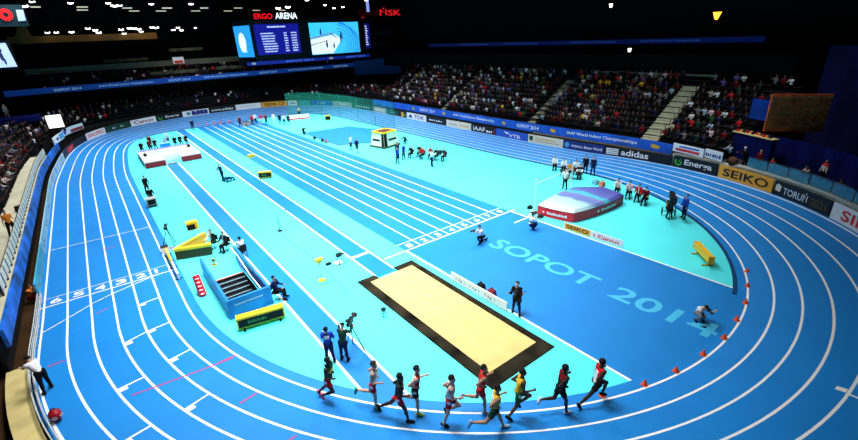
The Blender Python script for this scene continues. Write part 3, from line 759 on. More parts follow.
# rust red board with wavy rows
A = (25.5, -32.4); B = (27.75, -35.75)
t = thing('wall_hanging', 'large rust red board with dark wavy rows over the right bend', 'wall hanging', (A[0], A[1], 4.15), math.atan2(B[1]-A[1], B[0]-A[0]))
W = math.hypot(B[0]-A[0], B[1]-A[1])
m = MB(); m.box((W/2, 0, 1.45), (W, .12, 3.0)); m.build('backing', mat('rust red cloth', (.75,.10,.03), .8, var=.5, scale=1.2), t)
for k in range(9):
    m = MB()
    for i in range(12):
        u = W*(i+.5)/12; m.box((u, -.08, .25+.3*k+.06*(i % 2)), (W/13, .05, .13))
    m.build('wavy_row', mat('olive dark cloth', (.28,.17,.05), .8, var=.8, scale=2), t)
# commentary desk at the edge of the curtain
A = (26.2, -30.4); B = (24.5, -33.9)
t = thing('commentary_desk', 'narrow lit desk cluttered with red and yellow items below the rust red board', 'desk', (A[0], A[1], 1.47), math.atan2(B[1]-A[1], B[0]-A[0]))
m = MB(); m.box((1.7, 0, 2.23), (3.9, .6, .08)); m.build('desk_top', mat('pale wood', (.75,.60,.28), .6), t)
m = MB(); m.box((1.7, .0, 1.09), (3.7, .4, 2.19)); m.build('front_panel', NAVYCURT, t)
DM = Matrix.Translation(t.location) @ Matrix.Rotation(t.rotation_euler.z, 4, 'Z')
for k in range(12):
    q = DM @ Vector((.1+k*.28, rnd.uniform(-.15, .15), 2.27)); c_ = ('red', 'gold', 'black')[k % 3]
    m = MB(); m.box((0, 0, .09), (.16, .2, .18), taper=.9); m.box((0, 0, .185), (.12, .16, .02))
    o = m.build('desk_box', BW[c_], loc=q, rz=t.rotation_euler.z); tag(o, 'small %s box on the narrow commentary desk' % {'red': 'red', 'gold': 'golden', 'black': 'black'}[c_], 'box', 'small %s boxes on the commentary desk' % c_)
# ------------------------------------------------------------------ people
def rx(v, a):      # rotate forward (about y) by a: +a tips z towards +x
    x, y, z = v; c, s = math.cos(a), math.sin(a); return np.array([x*c+z*s, y, -x*s+z*c])
D = math.radians
def skeleton(P):
    """P: pose in degrees. Returns bones [(a, b, ra, rb, zone)], and landmarks; x forward, y left, z up, pelvis at origin"""
    g = P.get; lean = D(g('lean', 4)); w = g('build', 1.)
    B = []; LM = {}
    pel = np.zeros(3); up = rx((0,0,1), lean); fw = rx((1,0,0), lean)
    bend = D(g('bend', 0)); up2 = rx((0,0,1), lean+bend); fw2 = rx((1,0,0), lean+bend)
    waist = pel+up*.16; chest = waist+up2*.20; nb = chest+up2*.17
    Y = np.array([0,1.,0])
    hy = .085*w
    B += [(pel-Y*hy+up*.0, pel+Y*hy+up*.0, .105*w, .105*w, 'pelvis'), (pel+up*.04, waist, .115*w, .105*w, 'belly'),
          (waist-Y*.035, chest-Y*.06, .10*w, .11*w, 'torso'), (waist+Y*.035, chest+Y*.06, .10*w, .11*w, 'torso'),
          (chest-Y*.12+up2*.10, chest+Y*.12+up2*.10, .075*w, .075*w, 'torso')]
    hl = lean+bend+D(g('head', -6)); hup = rx((0,0,1), hl); hfw = rx((1,0,0), hl)
    turn = D(g('turn', 0)); hf = hfw*math.cos(turn)+Y*math.sin(turn); hs = np.cross(hup, hf)
    hb = nb+hup*.09
    B += [(nb-up2*.02, hb, .058, .054, 'neck')]
    jaw = hb+hup*.045+hf*.035; cra = hb+hup*.13-hf*.005
    B += [(jaw, cra, .062, .092, 'head'), (jaw+hf*.02, jaw+hf*.03+hup*.02, .05, .05, 'head'), (hb+hup*.075+hf*.095, hb+hup*.10+hf*.088, .017, .012, 'head')]
    for q in (-1, 1): B += [(cra-hup*.035+hs*.088*q-hf*.01, cra-hup*.005+hs*.093*q-hf*.015, .014, .016, 'head')]
    LM.update(cra=cra, hup=hup, hf=hf, hs=hs, jaw=jaw, chest=chest, fw2=fw2, up2=up2, pel=pel, fw=fw, up=up)
    for sd, q in (('l', 1), ('r', -1)):
        hip = pel+Y*hy*q-up*.03
        ta = D(g(sd+'th', 0)); kn = D(g(sd+'kn', 4)); ab = D(g(sd+'sp', g('spread', 3)))*q
        def leg(v): 
            v = np.array(v, float); c, s = math.cos(ab), math.sin(ab)
            return np.array([v[0], v[1]*c-v[2]*s, v[1]*s+v[2]*c])
        td = leg((math.sin(ta), 0, -math.cos(ta))); k = hip+td*.43
        sa = ta-kn; sd_ = leg((math.sin(sa), 0, -math.cos(sa))); an = k+sd_*.42
        fa = sa+D(90)-D(g(sd+'ft', 0)); fd = leg((math.sin(fa), 0, -math.cos(fa)))
        hl_ = an-fd*.05+sd_*.03; toe = an+fd*.165+sd_*.045
        B += [(hip, hip+td*.2, .098*w, .082*w, 'thigh'), (hip+td*.2, k, .082*w, .058*w, 'thigh2'),
              (k, k+sd_*.14-leg((1,0,0))*.012, .054*w, .056*w, 'shank'), (k+sd_*.14, an, .054*w, .036*w, 'shank'),
              (hl_, an+fd*.08+sd_*.035, .040, .042, 'foot'), (an+fd*.07+sd_*.04, toe, .042, .032, 'foot')]
        LM[sd+'hip'] = hip; LM[sd+'toe'] = toe; LM[sd+'knee'] = k; LM[sd+'foot'] = (hl_+toe)/2
        sh = nb-up2*.045+Y*.175*q*w
        ua = D(g(sd+'sh', 5)); aa = D(g(sd+'ab', 12))*q; el = D(g(sd+'el', 12)); tw = D(g(sd+'tw', 0))*q
        def arm(a, b):
            v = np.array([math.sin(a), 0, -math.cos(a)]); c, s = math.cos(b), math.sin(b)
            return np.array([v[0], v[1]*c-v[2]*s, v[1]*s+v[2]*c])
        ud = arm(ua+ (lean+bend)*.0, aa); e = sh+ud*.29
        fd2 = arm(ua+el, aa*.4-tw); h = e+fd2*.25
        B += [(chest+Y*.13*q+up2*.10, sh, .075*w, .062*w, 'torso'), (sh, sh+ud*.12, .058*w, .05*w, 'sleeve'), (sh+ud*.12, e, .049*w, .040*w, 'uarm'), (e, h, .040*w, .028*w, 'farm')]
        pc = h+fd2*.075
        B += [(h, pc, .028, .034, 'hand')]
        side_ = np.cross(fd2, Y*q); nrm = np.linalg.norm(side_); side_ = side_/nrm if nrm > .1 else np.array([1.,0,0])
        LM[sd+'hand'] = pc; LM[sd+'hd'] = (h, fd2, side_, Y*(-q))
    return B, LM

def sdf_mesh(B, h, k=.028):
    pts = np.array([p for b in B for p in (b[0], b[1])]); r = np.array([max(b[2], b[3]) for b in B]).repeat(2)
    lo = (pts-r[:, None]).min(0)-2.5*h; hi = (pts+r[:, None]).max(0)+2.5*h
    n = np.ceil((hi-lo)/h).astype(int)+1
    F = np.full(n, 1e3)
    ax = [lo[i]+h*np.arange(n[i]) for i in range(3)]
    for a, b, ra, rb, zn in B:
        R = max(ra, rb)+.10
        l = np.minimum(a, b)-R; u = np.maximum(a, b)+R
        i0 = np.maximum(((l-lo)/h).astype(int), 0); i1 = np.minimum(((u-lo)/h).astype(int)+2, n)
        X, Y, Z = np.meshgrid(*[ax[i][i0[i]:i1[i]] for i in range(3)], indexing='ij')
        G = np.stack([X, Y, Z], -1); ab = b-a; L = max(ab@ab, 1e-9)
        t = np.clip(((G-a)@ab)/L, 0, 1)
        d = np.linalg.norm(G-a-t[..., None]*ab, axis=-1)-(ra+(rb-ra)*t)
        S = F[i0[0]:i1[0], i0[1]:i1[1], i0[2]:i1[2]]
        kk = k if zn not in ('head', 'hand') else .012
        hh = np.maximum(kk-np.abs(S-d), 0)/kk
        S[...] = np.minimum(S, d)-hh*hh*kk*.25
    # surface nets
    ins = F < 0
    c = np.zeros(n-1, int)
    acc = np.zeros((*(n-1), 3)); cnt = np.zeros(n-1)
    offs = [(i, j, l) for i in (0, 1) for j in (0, 1) for l in (0, 1)]
    def sl(o): return tuple(slice(o[i], o[i]+n[i]-1) for i in range(3))
    for o in offs:
        for a in range(3):
            if o[a] == 0:
                p = list(o); p[a] = 1
                f0 = F[sl(o)]; f1 = F[sl(p)]; m = (f0 < 0) != (f1 < 0)
                t = np.where(m, f0/np.where(m, f0-f1, 1), 0)
                for x in range(3): acc[..., x] += m*(o[x]+(t if x == a else 0))
                cnt += m
    act = cnt > 0
    idx = -np.ones(n-1, int); idx[act] = np.arange(act.sum())
    cells = np.argwhere(act)
    V = lo+h*(cells+acc[act]/cnt[act][:, None])
    Q = []
    for a in range(3):
        b, c2 = (a+1) % 3, (a+2) % 3
        s0 = [slice(1, n[i]-1) for i in range(3)]; s1 = list(s0); s0[a] = slice(0, n[a]-1); s1[a] = slice(1, n[a])
        f0 = ins[tuple(s0)]; f1 = ins[tuple(s1)]
        E = np.argwhere(f0 != f1)
        if not len(E): continue
        fl_ = f0[tuple(E.T)]
        base = E.copy(); base[:, b] += 1; base[:, c2] += 1
        def g(db, dc):
            q = base.copy(); q[:, b] -= db; q[:, c2] -= dc; return idx[tuple(q.T)]
        q = np.stack([g(1, 1), g(0, 1), g(0, 0), g(1, 0)], 1)
        q[~fl_] = q[~fl_][:, ::-1]
        Q.append(q)
    Q = np.concatenate(Q); Q = Q[(Q >= 0).all(1)]
    return V, Q

def zones(C, B):
    best = np.full(len(C), 1e9); z = np.zeros(len(C), int)
    for i, (a, b, ra, rb, zn) in enumerate(B):
        ab = b-a; L = max(ab@ab, 1e-9); t = np.clip(((C-a)@ab)/L, 0, 1)
        d = np.linalg.norm(C-a-t[:, None]*ab, axis=1)-(ra+(rb-ra)*t)
        m = d < best; best[m] = d[m]; z[m] = i
    return np.array([b[4] for b in B])[z]

def vnormals(V, Q):
    a = V[Q[:, 2]]-V[Q[:, 0]]; b = V[Q[:, 3]]-V[Q[:, 1]]; fn = np.cross(a, b)
    N = np.zeros_like(V)
    for k in range(4): np.add.at(N, Q[:, k], fn)
    return N/np.maximum(np.linalg.norm(N, axis=1), 1e-9)[:, None], fn
def np_mesh(name, V, Q, m, parent=None, extra=None, mats2=()):
    me = bpy.data.meshes.new(name)
    vs = V.tolist(); fs = Q.tolist(); mi = [0]*len(fs)
    if extra: o = len(vs); vs += extra.v; fs += [tuple(i+o for i in f) for f in extra.f]; mi += extra.m
    me.from_pydata(vs, [], fs); me.materials.append(m)
    for q in mats2: me.materials.append(q)
    me.polygons.foreach_set('material_index', mi); me.polygons.foreach_set('use_smooth', [True]*len(fs)); me.update()
    o = bpy.data.objects.new(name, me); COL.objects.link(o)
    if parent: o.parent = parent
    return o
def shell(name, V, Q, N, sel, off, m, parent):
    if not sel.any(): return None
    q = Q[sel]; u, inv = np.unique(q, return_inverse=True)
    return np_mesh(name, V[u]+N[u]*off, inv.reshape(q.shape), m, parent)
SK = {k: mat('skin '+k, c, .55, .3) for k, c in dict(dark=(.035,.016,.008), brown=(.12,.055,.03), fair=(.62,.36,.25), tan=(.42,.22,.13), crowd=(.20,.10,.06)).items()}
CL = {k: mat('cloth '+k, c, .8, .1) for k, c in dict(white=(.82,.82,.86), black=(.008,.008,.01), red=(.60,.015,.02), navy=(.008,.012,.06), blue=(.015,.05,.40), yellow=(.85,.50,.03),
      green=(.01,.11,.03), orange=(.85,.22,.02), grey=(.16,.17,.19), pink=(.9,.12,.22), lime=(.45,.75,.15), teal=(.02,.30,.22), dkgreen=(.01,.05,.03), purple=(.14,.09,.30),
      dkred=(.16,.006,.01), beige=(.45,.38,.28), paleblue=(.35,.5,.7), pinkish=(.75,.5,.55)).items()}
HAIR = {k: mat('hair '+k, c, .7, .2) for k, c in dict(black=(.006,.005,.004), brown=(.03,.015,.008), fair=(.25,.15,.06), grey=(.3,.3,.3)).items()}
EYE = mat('eye', (.01,.008,.006), .2, .5); LIP = mat('lip', (.22,.05,.04), .5)
def person(label, loc, heading, pose, skin='fair', hair='brown', top='white', bottom='black', shoe='black', sleeve='short', legs='long', res=.03, group=None, anchor=True,
           number=None, bib=None, panel=None, socks=None, cap=None, scale=1., fingers=None, seat=None, hide_hair=False):
    """loc is the floor point below the lowest foot (anchor) or below the pelvis"""
    B, LM = skeleton(pose)
    V, Q = sdf_mesh(B, res)
    zmin = V[:, 2].min()
    lowf = min((LM['lfoot'], LM['rfoot']), key=lambda f: f[2])
    if anchor == 'mid': dx = np.array([(LM['lfoot'][0]+LM['rfoot'][0])/2, (LM['lfoot'][1]+LM['rfoot'][1])/2, zmin])
    elif anchor: dx = np.array([lowf[0], lowf[1], zmin])
    else: dx = np.array([0, 0, zmin if seat is None else -seat+.0])
    V = (V-dx)*scale
    B = [((a-dx)*scale, (b-dx)*scale, ra*scale, rb*scale, z) for a, b, ra, rb, z in B]
    L2 = {}
    for k, v in LM.items():
        L2[k] = v if k in ('hup', 'hf', 'hs', 'fw2', 'up2', 'fw', 'up') or k.endswith('hd') else (v-dx)*scale
    root = thing('person', label, 'person', loc, D(heading), group)
    N, fn = vnormals(V, Q); C = V[Q].mean(1); Z = zones(C, B)
    ex = MB()
    cra, hup, hf, hs, jaw = L2['cra'], L2['hup'], L2['hf'], L2['hs'], L2['jaw']
    if fingers is None: fingers = res < .026
    if fingers:
        for q in (-1, 1): ex.ball(cra-hup*.035+hf*.083+hs*.032*q, .011, 8, 1)
        c = jaw+hf*.068+hup*.002; ex.tube(c-hs*.02, c+hs*.02, .006, n=6, mi=2)
        for sd in 'lr':
            h, f, s_, y_ = LM[sd+'hd']; h = (h-dx)*scale; pal = h+f*.075
            for i, (w_, ln) in enumerate([(-.026, .062), (-.009, .072), (.009, .068), (.025, .052)]):
                a = pal+s_*w_-f*.01; k1 = a+f*ln*.55+y_*.012; k2 = k1+f*ln*.25+y_*.032
                ex.tube(a, k1, .010, .0085, 6); ex.tube(k1, k2, .0085, .007, 6)
            a = h+f*.03-s_*.025; k1 = a+f*.03-s_*.025+y_*.012; k2 = k1+f*.028+y_*.012
            ex.tube(a, k1, .011, .009, 6); ex.tube(k1, k2, .009, .008, 6)
    np_mesh('body', V, Q, SK[skin], root, ex, (EYE, LIP))
    isin = lambda *n: np.isin(Z, n)
    tz = isin('torso', 'belly')
    if sleeve in ('short', 'long'): tz |= isin('sleeve')
    if sleeve == 'long': tz |= isin('uarm', 'farm')
    if sleeve == 'none':   # singlet: leave the shoulders bare
        y = np.abs((C-L2['chest'])@np.array([0, 1., 0])); upd = (C-L2['chest'])@L2['up2']
        tz &= ~((y > .155*scale) & (upd > .02))
    bz = isin('pelvis', 'thigh')
    if legs != 'brief': bz |= isin('thigh2') if legs in ('long', 'half') else False
    if legs == 'long': bz |= isin('shank')
    off = .011 if res < .026 else .014
    shell('trousers' if legs == 'long' else 'shorts', V, Q, N, bz, off, CL[bottom], root)
    shell('shirt' if sleeve != 'none' else 'singlet', V, Q, N, tz, off+.004, CL[top], root)
    if shoe:
        for q, sd in ((1, 'l'), (-1, 'r')):
            near = np.linalg.norm(C-L2[sd+'foot'], axis=1) < np.linalg.norm(C-L2['r' if sd == 'l' else 'l']['foot'] if False else C-L2[('r' if sd == 'l' else 'l')+'foot'], axis=1)
            shell('shoe', V, Q, N, isin('foot') & near, .009, CL[shoe], root)
    hz = isin('head') & (((C-cra)@hup > .035*scale) | (((C-cra)@hf < -.03*scale) & ((C-cra)@hup > -.065*scale))) & (((C-cra)@hf < .062*scale) | ((C-cra)@hup > .055*scale))
    if cap: hz = isin('head') & ((C-cra)@hup > .02*scale)
    shell('cap' if cap else 'hair', V, Q, N, hz, .013, CL[cap] if cap else HAIR[hair], root)
    Nf = fn/np.maximum(np.linalg.norm(fn, axis=1), 1e-9)[:, None]
    if number:
        for sd in number:
            q = 1 if sd == 'l' else -1
            c = L2[sd+'hip']+np.array([0, .09*q, .02])
            o = shell('hip_number', V, Q, N, isin('pelvis', 'thigh', 'belly') & (np.linalg.norm(C-c, axis=1) < .062), off+.009, CL['white'], root)
    if bib:
        ch = L2['chest']
        sel = tz & (np.abs((C-ch)[:, 1]) < .10) & (np.abs((C-ch)@L2['up2']-.0) < .085)
        shell('bib', V, Q, N, sel, off+.010, CL[bib], root)
    if panel:   # (colour, test) coloured panel of the top
        col, fnc = panel
        u = (C-L2['chest'])
        shell('panel', V, Q, N, tz & fnc(u@L2['fw2'], u[:, 1], u@L2['up2']), off+.0085, CL[col], root)
    root['hand_l'] = [float(x) for x in L2['lhand']]; root['hand_r'] = [float(x) for x in L2['rhand']]
    return root, L2
RUN = dict(lean=9, head=-8)
def runpose(lth, lkn, rth, rkn, arms=1, **k):
    d = dict(RUN, lth=lth, lkn=lkn, rth=rth, rkn=rkn, spread=2, lft=8, rft=8, lab=12, rab=12, lel=108, rel=108, build=.93)
    d.update(dict(lsh=-50, rsh=0) if arms > 0 else dict(lsh=0, rsh=-50)); d['ltw'] = d['rtw'] = 25
    d.update(k); return d
def rp(x, y):        # on the banked surface at (x, y)
    b = min(((oval(40+.2*k, 0)[0]-x)**2+(oval(40+.2*k, 0)[1]-y)**2, 40+.2*k) for k in range(200)); a = oval(b[1], 0)
    return (x, y, rise(b[1], max(0, (x-a[0])*a[2]+(y-a[1])*a[3]))+.003)
RG = 'runners in the pack on the near bend'
R_ = .021
person('last runner of the pack, green and yellow top, red shorts, pink shoes', rp(-14.44, -31.1), -52, runpose(-25, 18, 22, 85, 1), 'dark', 'black', 'dkgreen', 'red', 'pink', 'none', 'brief', R_, RG, scale=1.2, number='r',
       panel=('yellow', lambda f, y, u: (np.abs(u-.02) < .05)))
person('fair runner in white singlet and red shorts with green shoes, second from last', rp(-13.1, -33.18), -47, runpose(-22, 68, 8, 10, 1), 'fair', 'brown', 'white', 'red', 'teal', 'none', 'brief', R_, RG, scale=1.2, number='r')
person('dark skinned runner in dark green singlet and bright red shorts, outside lane', rp(-12.52, -34.45), -44, runpose(-38, 25, 26, 16, 1), 'dark', 'black', 'dkgreen', 'red', 'black', 'none', 'brief', R_, RG, scale=1.2, number='r', panel=('red', lambda f, y, u: (np.abs(y) < .05) & (f > 0)))
person('fair runner in white and red singlet, black shorts and lime yellow shoes', rp(-12.05, -34.38), -40, runpose(-12, 92, 8, 8, -1), 'fair', 'black', 'white', 'black', 'lime', 'none', 'brief', R_, RG, scale=1.2, number='r', panel=('red', lambda f, y, u: (y < -.03) & (f > -.03)))
person('fair runner in red striped white singlet and red shorts with black shoes', rp(-11.73, -35.41), -40, runpose(42, 105, -6, 12, 1), 'fair', 'black', 'dkred', 'red', 'black', 'none', 'brief', R_, RG, scale=1.2, number='r', panel=('white', lambda f, y, u: np.abs(y) > .085))
person('fair runner in all red kit half hidden behind the runner in yellow', rp(-10.16, -35.85), -36, runpose(-14, 88, 14, 14, -1), 'tan', 'black', 'red', 'red', 'paleblue', 'none', 'brief', R_, RG, scale=1.2)
person('runner in yellow singlet and dark green shorts with back leg stretched out', rp(-10.15, -36.75), -34, runpose(26, 10, -32, 62, -1), 'tan', 'black', 'yellow', 'dkgreen', 'paleblue', 'none', 'brief', R_, RG, scale=1.2, bib='white')
person('runner in yellow singlet and bright green shorts, third from the front', rp(-9.82, -36.62), -34, runpose(58, 108, -10, 22, 1), 'brown', 'black', 'yellow', 'green', 'black', 'none', 'brief', R_, RG, scale=1.2, number='r')
person('dark skinned runner all in black with white shoes, second in the pack', rp(-7.97, -37.72), -28, runpose(-16, 78, 22, 18, -1), 'dark', 'black', 'black', 'black', 'white', 'none', 'brief', R_, RG, scale=1.2, panel=('dkred', lambda f, y, u: (u > -.02) & (f < 0)))
person('leading dark skinned runner in red and white top and dark tights', rp(-7.5, -37.85), -26, runpose(66, 78, -36, 12, -1), 'dark', 'black', 'red', 'black', 'black', 'none', 'brief', R_, RG, scale=1.2,
       panel=('white', lambda f, y, u: (np.abs(y) < .07) & (u < .06)), bib=None)

STAND = dict(lean=2, lth=2, lkn=2, rth=-2, rkn=2, spread=5)
CAMH = dict(STAND, lsh=48, rsh=48, lel=95, rel=95, ltw=35, rtw=35, lab=15, rab=15)
SIT = dict(lean=8, lth=88, lkn=88, rth=84, rkn=84, spread=7, lsh=25, rsh=30, lel=55, rel=50, ltw=20, rtw=20)
KNEEL = dict(lean=22, lth=95, lkn=112, rth=10, rkn=112, rft=-40, spread=8, lsh=55, rsh=50, lel=75, rel=80, ltw=30, rtw=30)
SQUAT = dict(lean=24, bend=12, lth=105, lkn=138, rth=100, rkn=138, spread=14, lft=-25, rft=-25, lsh=70, rsh=68, lel=85, rel=85, ltw=35, rtw=35)
WALK = dict(lean=3, lth=18, lkn=6, rth=-14, rkn=14, lsh=-15, rsh=16)

def tripod(m, c, h, r=.38, th=.016, ph=0.):
    for k in range(3):
        a = ph+2*PI*k/3; m.tube((c[0]+r*math.cos(a), c[1]+r*math.sin(a), 0.005), (c[0], c[1], h), th, n=6)
        m.tube((c[0]+r*.5*math.cos(a), c[1]+r*.5*math.sin(a), h*.5), (c[0], c[1], h*.45), th*.6, n=5)
def video_camera(label, loc, heading, h=1.25, big=1., group=None):
    t = thing('television_camera', label, 'camera', loc, D(heading), group)
    for k in range(3):
        a = 2*PI*k/3+.5; m = MB(); m.tube((.5*math.cos(a), .5*math.sin(a), .005), (0, 0, h), .028, .02, n=7); m.ball((.5*math.cos(a), .5*math.sin(a), .03), .03, 6); m.build('leg', BLKMET, t)
    m = MB(); m.lathe([(.09, 0), (.09, .06), (.05, .10), (.05, .14)], (0, 0, h-.06), 10); m.build('pan_head', BLKMET, t)
    b = big
    m = MB(); m.box((0, 0, h+.14*b+.06), (.36*b, .15*b, .24*b)); m.box((-.24*b, .0, h+.12*b+.06), (.14*b, .12*b, .16*b)); m.box((-.02, 0, h+.29*b+.06), (.2*b, .03, .05*b)); m.build('camera_body', BLKMET, t)
    m = MB(); m.tube((.18*b, 0, h+.14*b+.06), (.42*b, 0, h+.14*b+.06), .06*b, .085*b, 12); m.box((.46*b, 0, h+.14*b+.06), (.1*b, .22*b, .18*b)); m.build('lens', DARK, t)
    m = MB(); m.box((-.12*b, .12*b, h+.22*b+.06), (.12*b, .06*b, .08*b)); m.tube((0, -.02, h+.02), (-.55, -.12, h-.1), .012); m.build('viewfinder', BLKMET, t)
    return t
def photo_camera(label, root, LM, heading, big=1.):
    loc = Matrix.Translation(root.location) @ Matrix.Rotation(root.rotation_euler.z, 4, 'Z') @ Vector((LM['lhand']+LM['rhand'])/2)
    t = thing('photo_camera', label, 'camera', loc, D(heading)); b = big
    m = MB(); m.box((0, 0, .02), (.08*b, .15*b, .11*b)); m.box((0, 0, .09*b), (.06*b, .06*b, .05*b)); m.build('camera_body', BLKMET, t)
    m = MB(); m.tube((.04*b, 0, .02), (.26*b, 0, .02), .04*b, .055*b, 10); m.build('lens', DARK, t)
    return t
# two men by the pole vault runway
person('man in a royal blue jacket with white back print on the near runway', (-13.1, -29.65, .005), 60, dict(STAND, lsh=30, rsh=20, lel=70, rel=40), 'fair', 'black', 'blue', 'navy', 'black', 'long', 'long', .022, bib='white')
r, lm = person('camera operator in dark green bending to a tripod camera on the near runway', (-12.62, -30.0, .005), 40, dict(CAMH, lean=16, head=2), 'fair', 'black', 'dkgreen', 'navy', 'black', 'long', 'long', .022, cap='black')
video_camera('black tripod camera with long legs on the near runway', (-12.1, -29.55, .005), 40, 1.35)
# photographers round the lettering
r, lm = person('photographer in black standing with two cameras beside the sand pit', (-4.75, -32.2, .005), -150, dict(CAMH, lsh=35, rsh=30, lel=110, rel=100, lth=6, rth=-8, spread=7), 'fair', 'black', 'black', 'black', 'black', 'long', 'long', .022)
photo_camera('black camera held by the photographer in black', r, lm, -150, 1.3)
t = thing('camera_bag', 'black bag and second camera hanging at the hip of the photographer in black', 'bag', (-4.72, -32.55, .85), D(-150))
m = MB(); m.box((0, 0, .02), (.30, .22, .26), taper=.85); m.build('pouch', BLACKM, t); m = MB(); m.tube((.12, 0, .0), (.32, 0, -.1), .05, .06, 10); m.build('lens', DARK, t); m = MB(); m.path([(0, -.1, .14), (.05, .1, .45), (0, .34, .55)], .015); m.build('strap', BLACKM, t)
r, lm = person('kneeling photographer in a white bib left of the floor lettering', (-.45, -25.75, .005), 165, KNEEL, 'fair', 'black', 'white', 'black', 'black', 'short', 'long', .024, anchor='mid'); photo_camera('black camera of the kneeling photographer in the white bib', r, lm, 165)
r, lm = person('photographer in a white bib with black belt by the red mat', (3.55, -26.6, .005), -40, dict(SQUAT, lean=10, bend=5), 'fair', 'black', 'white', 'navy', 'black', 'short', 'long', .024, anchor='mid', panel=('black', lambda f, y, u: np.abs(u+.12) < .05)); photo_camera('black camera of the photographer by the red mat', r, lm, -40)
r, lm = person('photographer in a white shirt squatting on the last floor figure', (1.05, -38.35, .005), -130, dict(SQUAT, head=16), 'fair', 'black', 'white', 'grey', 'black', 'short', 'long', .022, anchor='mid'); photo_camera('black camera of the squatting photographer in the white shirt', r, lm, -130)
# right side by the track
person('man in a royal blue tracksuit standing at the track edge near the bend', (12.5, -32.5, .005), 150, STAND, 'fair', 'black', 'blue', 'navy', 'black', 'long', 'long', .026, anchor='mid')
ct = thing('camera_tricycle', 'black camera tricycle with an orange seat back beside the man in blue', 'camera tricycle', (12.1, -31.7, .005), D(-150))
for x, y in ((-.3, .42), (-.3, -.42)):
    m = MB()
    for k in range(20):
        a, b = 2*PI*k/20, 2*PI*(k+1)/20; m.tube((x+.3*math.cos(a), y, .31+.3*math.sin(a)), (x+.3*math.cos(b), y, .31+.3*math.sin(b)), .022, n=5)
    for k in range(8): a = PI*k/4; m.tube((x, y, .31), (x+.29*math.cos(a), y, .31+.29*math.sin(a)), .008, n=4)
    m.build('wheel', BLKMET, ct)
m = MB(); m.box((0, 0, .62), (.6, .5, .08)); m.tube((-.3, -.42, .31), (-.3, .42, .31), .03); m.tube((-.3, 0, .31), (.3, 0, .6), .03); m.tube((.55, 0, .05), (.3, 0, .6), .03); m.ball((.58, 0, .07), .065, 8); m.build('frame', BLKMET, ct)
m = MB(); m.box((-.28, 0, .86), (.10, .46, .46)); m.build('seat_back', ORANGE, ct)
m = MB(); m.tube((.25, 0, .6), (.25, 0, 1.45), .05); m.box((.25, 0, 1.62), (1.0, .34, .32)); m.box((-.35, .0, 1.66), (.35, .3, .24)); m.box((.9, 0, 1.62), (.36, .42, .36)); m.build('camera_body', BLKMET, ct)
person('camera operator in black seated on the tricycle with the orange seat back', (12.1, -31.7, .66), -150, dict(SIT, lsh=60, rsh=60, lel=60, rel=60, lth=70, rth=70), 'fair', 'black', 'black', 'black', 'black', 'long', 'long', .028, anchor=False, seat=.1)

def chair(label, loc, heading, m_=None, group=None, seat_h=.45):
    t = thing('chair', label, 'chair', loc, D(heading), group); m_ = m_ or BLACKM
    m = MB(); m.box((0, 0, seat_h), (.42, .44, .05)); m.build('seat', m_, t)
    m = MB(); m.box((-.21, 0, seat_h+.30), (.04, .42, .36)); m.build('backrest', m_, t)
    for x in (-.18, .18):
        for y in (-.19, .19):
            m = MB(); m.tube((x, y, 0.003), (x, y, seat_h), .015, n=6); m.build('leg', BLKMET, t)
    return t
def seated(label, loc, heading, top, bottom, skin='fair', hair='black', clabel=None, res=.03, sleeve='long', cg=None, pose=None, **k):
    chair(clabel or ('chair under the '+' '.join(label.split()[:13])), (loc[0], loc[1], .002), heading, group=cg)
    o, _ = person(label, (loc[0], loc[1], .002), heading, dict(SIT, **(pose or {})), skin, hair, top, bottom, 'black', sleeve, 'long', res, anchor=False, seat=.59, **k)
    return o
def desk(label, loc, rz, L, d=.5, h=.72, m_=None):
    t = thing('table', label, 'table', loc, rz)
    m = MB(); m.box((0, 0, h), (L, d, .04)); m.build('tabletop', m_ or DARK, t)
    for x in (-L/2+.08, L/2-.08):
        for y in (-d/2+.06, d/2-.06): m = MB(); m.tube((x, y, .003), (x, y, h), .02, n=6); m.build('leg', BLKMET, t)
    return t
# judges right of the high jump mat
seated('official in plain white seated nearest the right end of the purple mat', (13.85, -26.75), 200, 'white', 'black')
seated('official in white and pink seated right of the purple mat', (13.8, -27.75), 200, 'white', 'black', panel=('pinkish', lambda f, y, u: np.abs(y) > .08))
seated('official in a red jacket with white trim right of the mat', (13.65, -28.6), 195, 'red', 'black', panel=('white', lambda f, y, u: np.abs(y) < .03))
seated('official in a plain dark red jacket right of the mat', (13.35, -29.3), 195, 'dkred', 'black')
# judges behind the high jump mat
seated('left white shirted official of the pair by the far kerb', (16.0, -18.9), 215, 'white', 'black')
seated('right white shirted official of the pair by the far kerb', (15.9, -20.0), 215, 'white', 'black')
person('person in a bright orange jacket standing by the far high jump upright', (14.3, -21.7, .005), 200, dict(STAND, lean=14), 'fair', 'black', 'orange', 'black', 'black', 'long', 'long', .03)
person('standing official in white shirt and black trousers below the crossbar', (11.9, -23.05, .005), -160, STAND, 'fair', 'black', 'white', 'black', 'black', 'short', 'long', .028, anchor='mid')
seated('official in white seated among the dark group behind the upright', (16.3, -21.1), 205, 'white', 'black')
seated('official in black with white papers behind the far upright', (15.3, -22.2), 205, 'black', 'black', panel=('white', lambda f, y, u: (f > .05) & (u < .0)))
person('tall person in a dark blue coat standing behind the group at the high jump', (16.9, -22.3, .005), 205, STAND, 'fair', 'black', 'navy', 'navy', 'black', 'long', 'long', .03)
person('person in black standing left of the dark blue coat behind the high jump', (16.9, -21.5, .005), 205, dict(STAND, lean=12), 'fair', 'black', 'black', 'black', 'black', 'long', 'long', .03)
desk('dark table of the group behind the high jump', (14.9, -21.4, .002), D(115), 1.8, .5, .68)
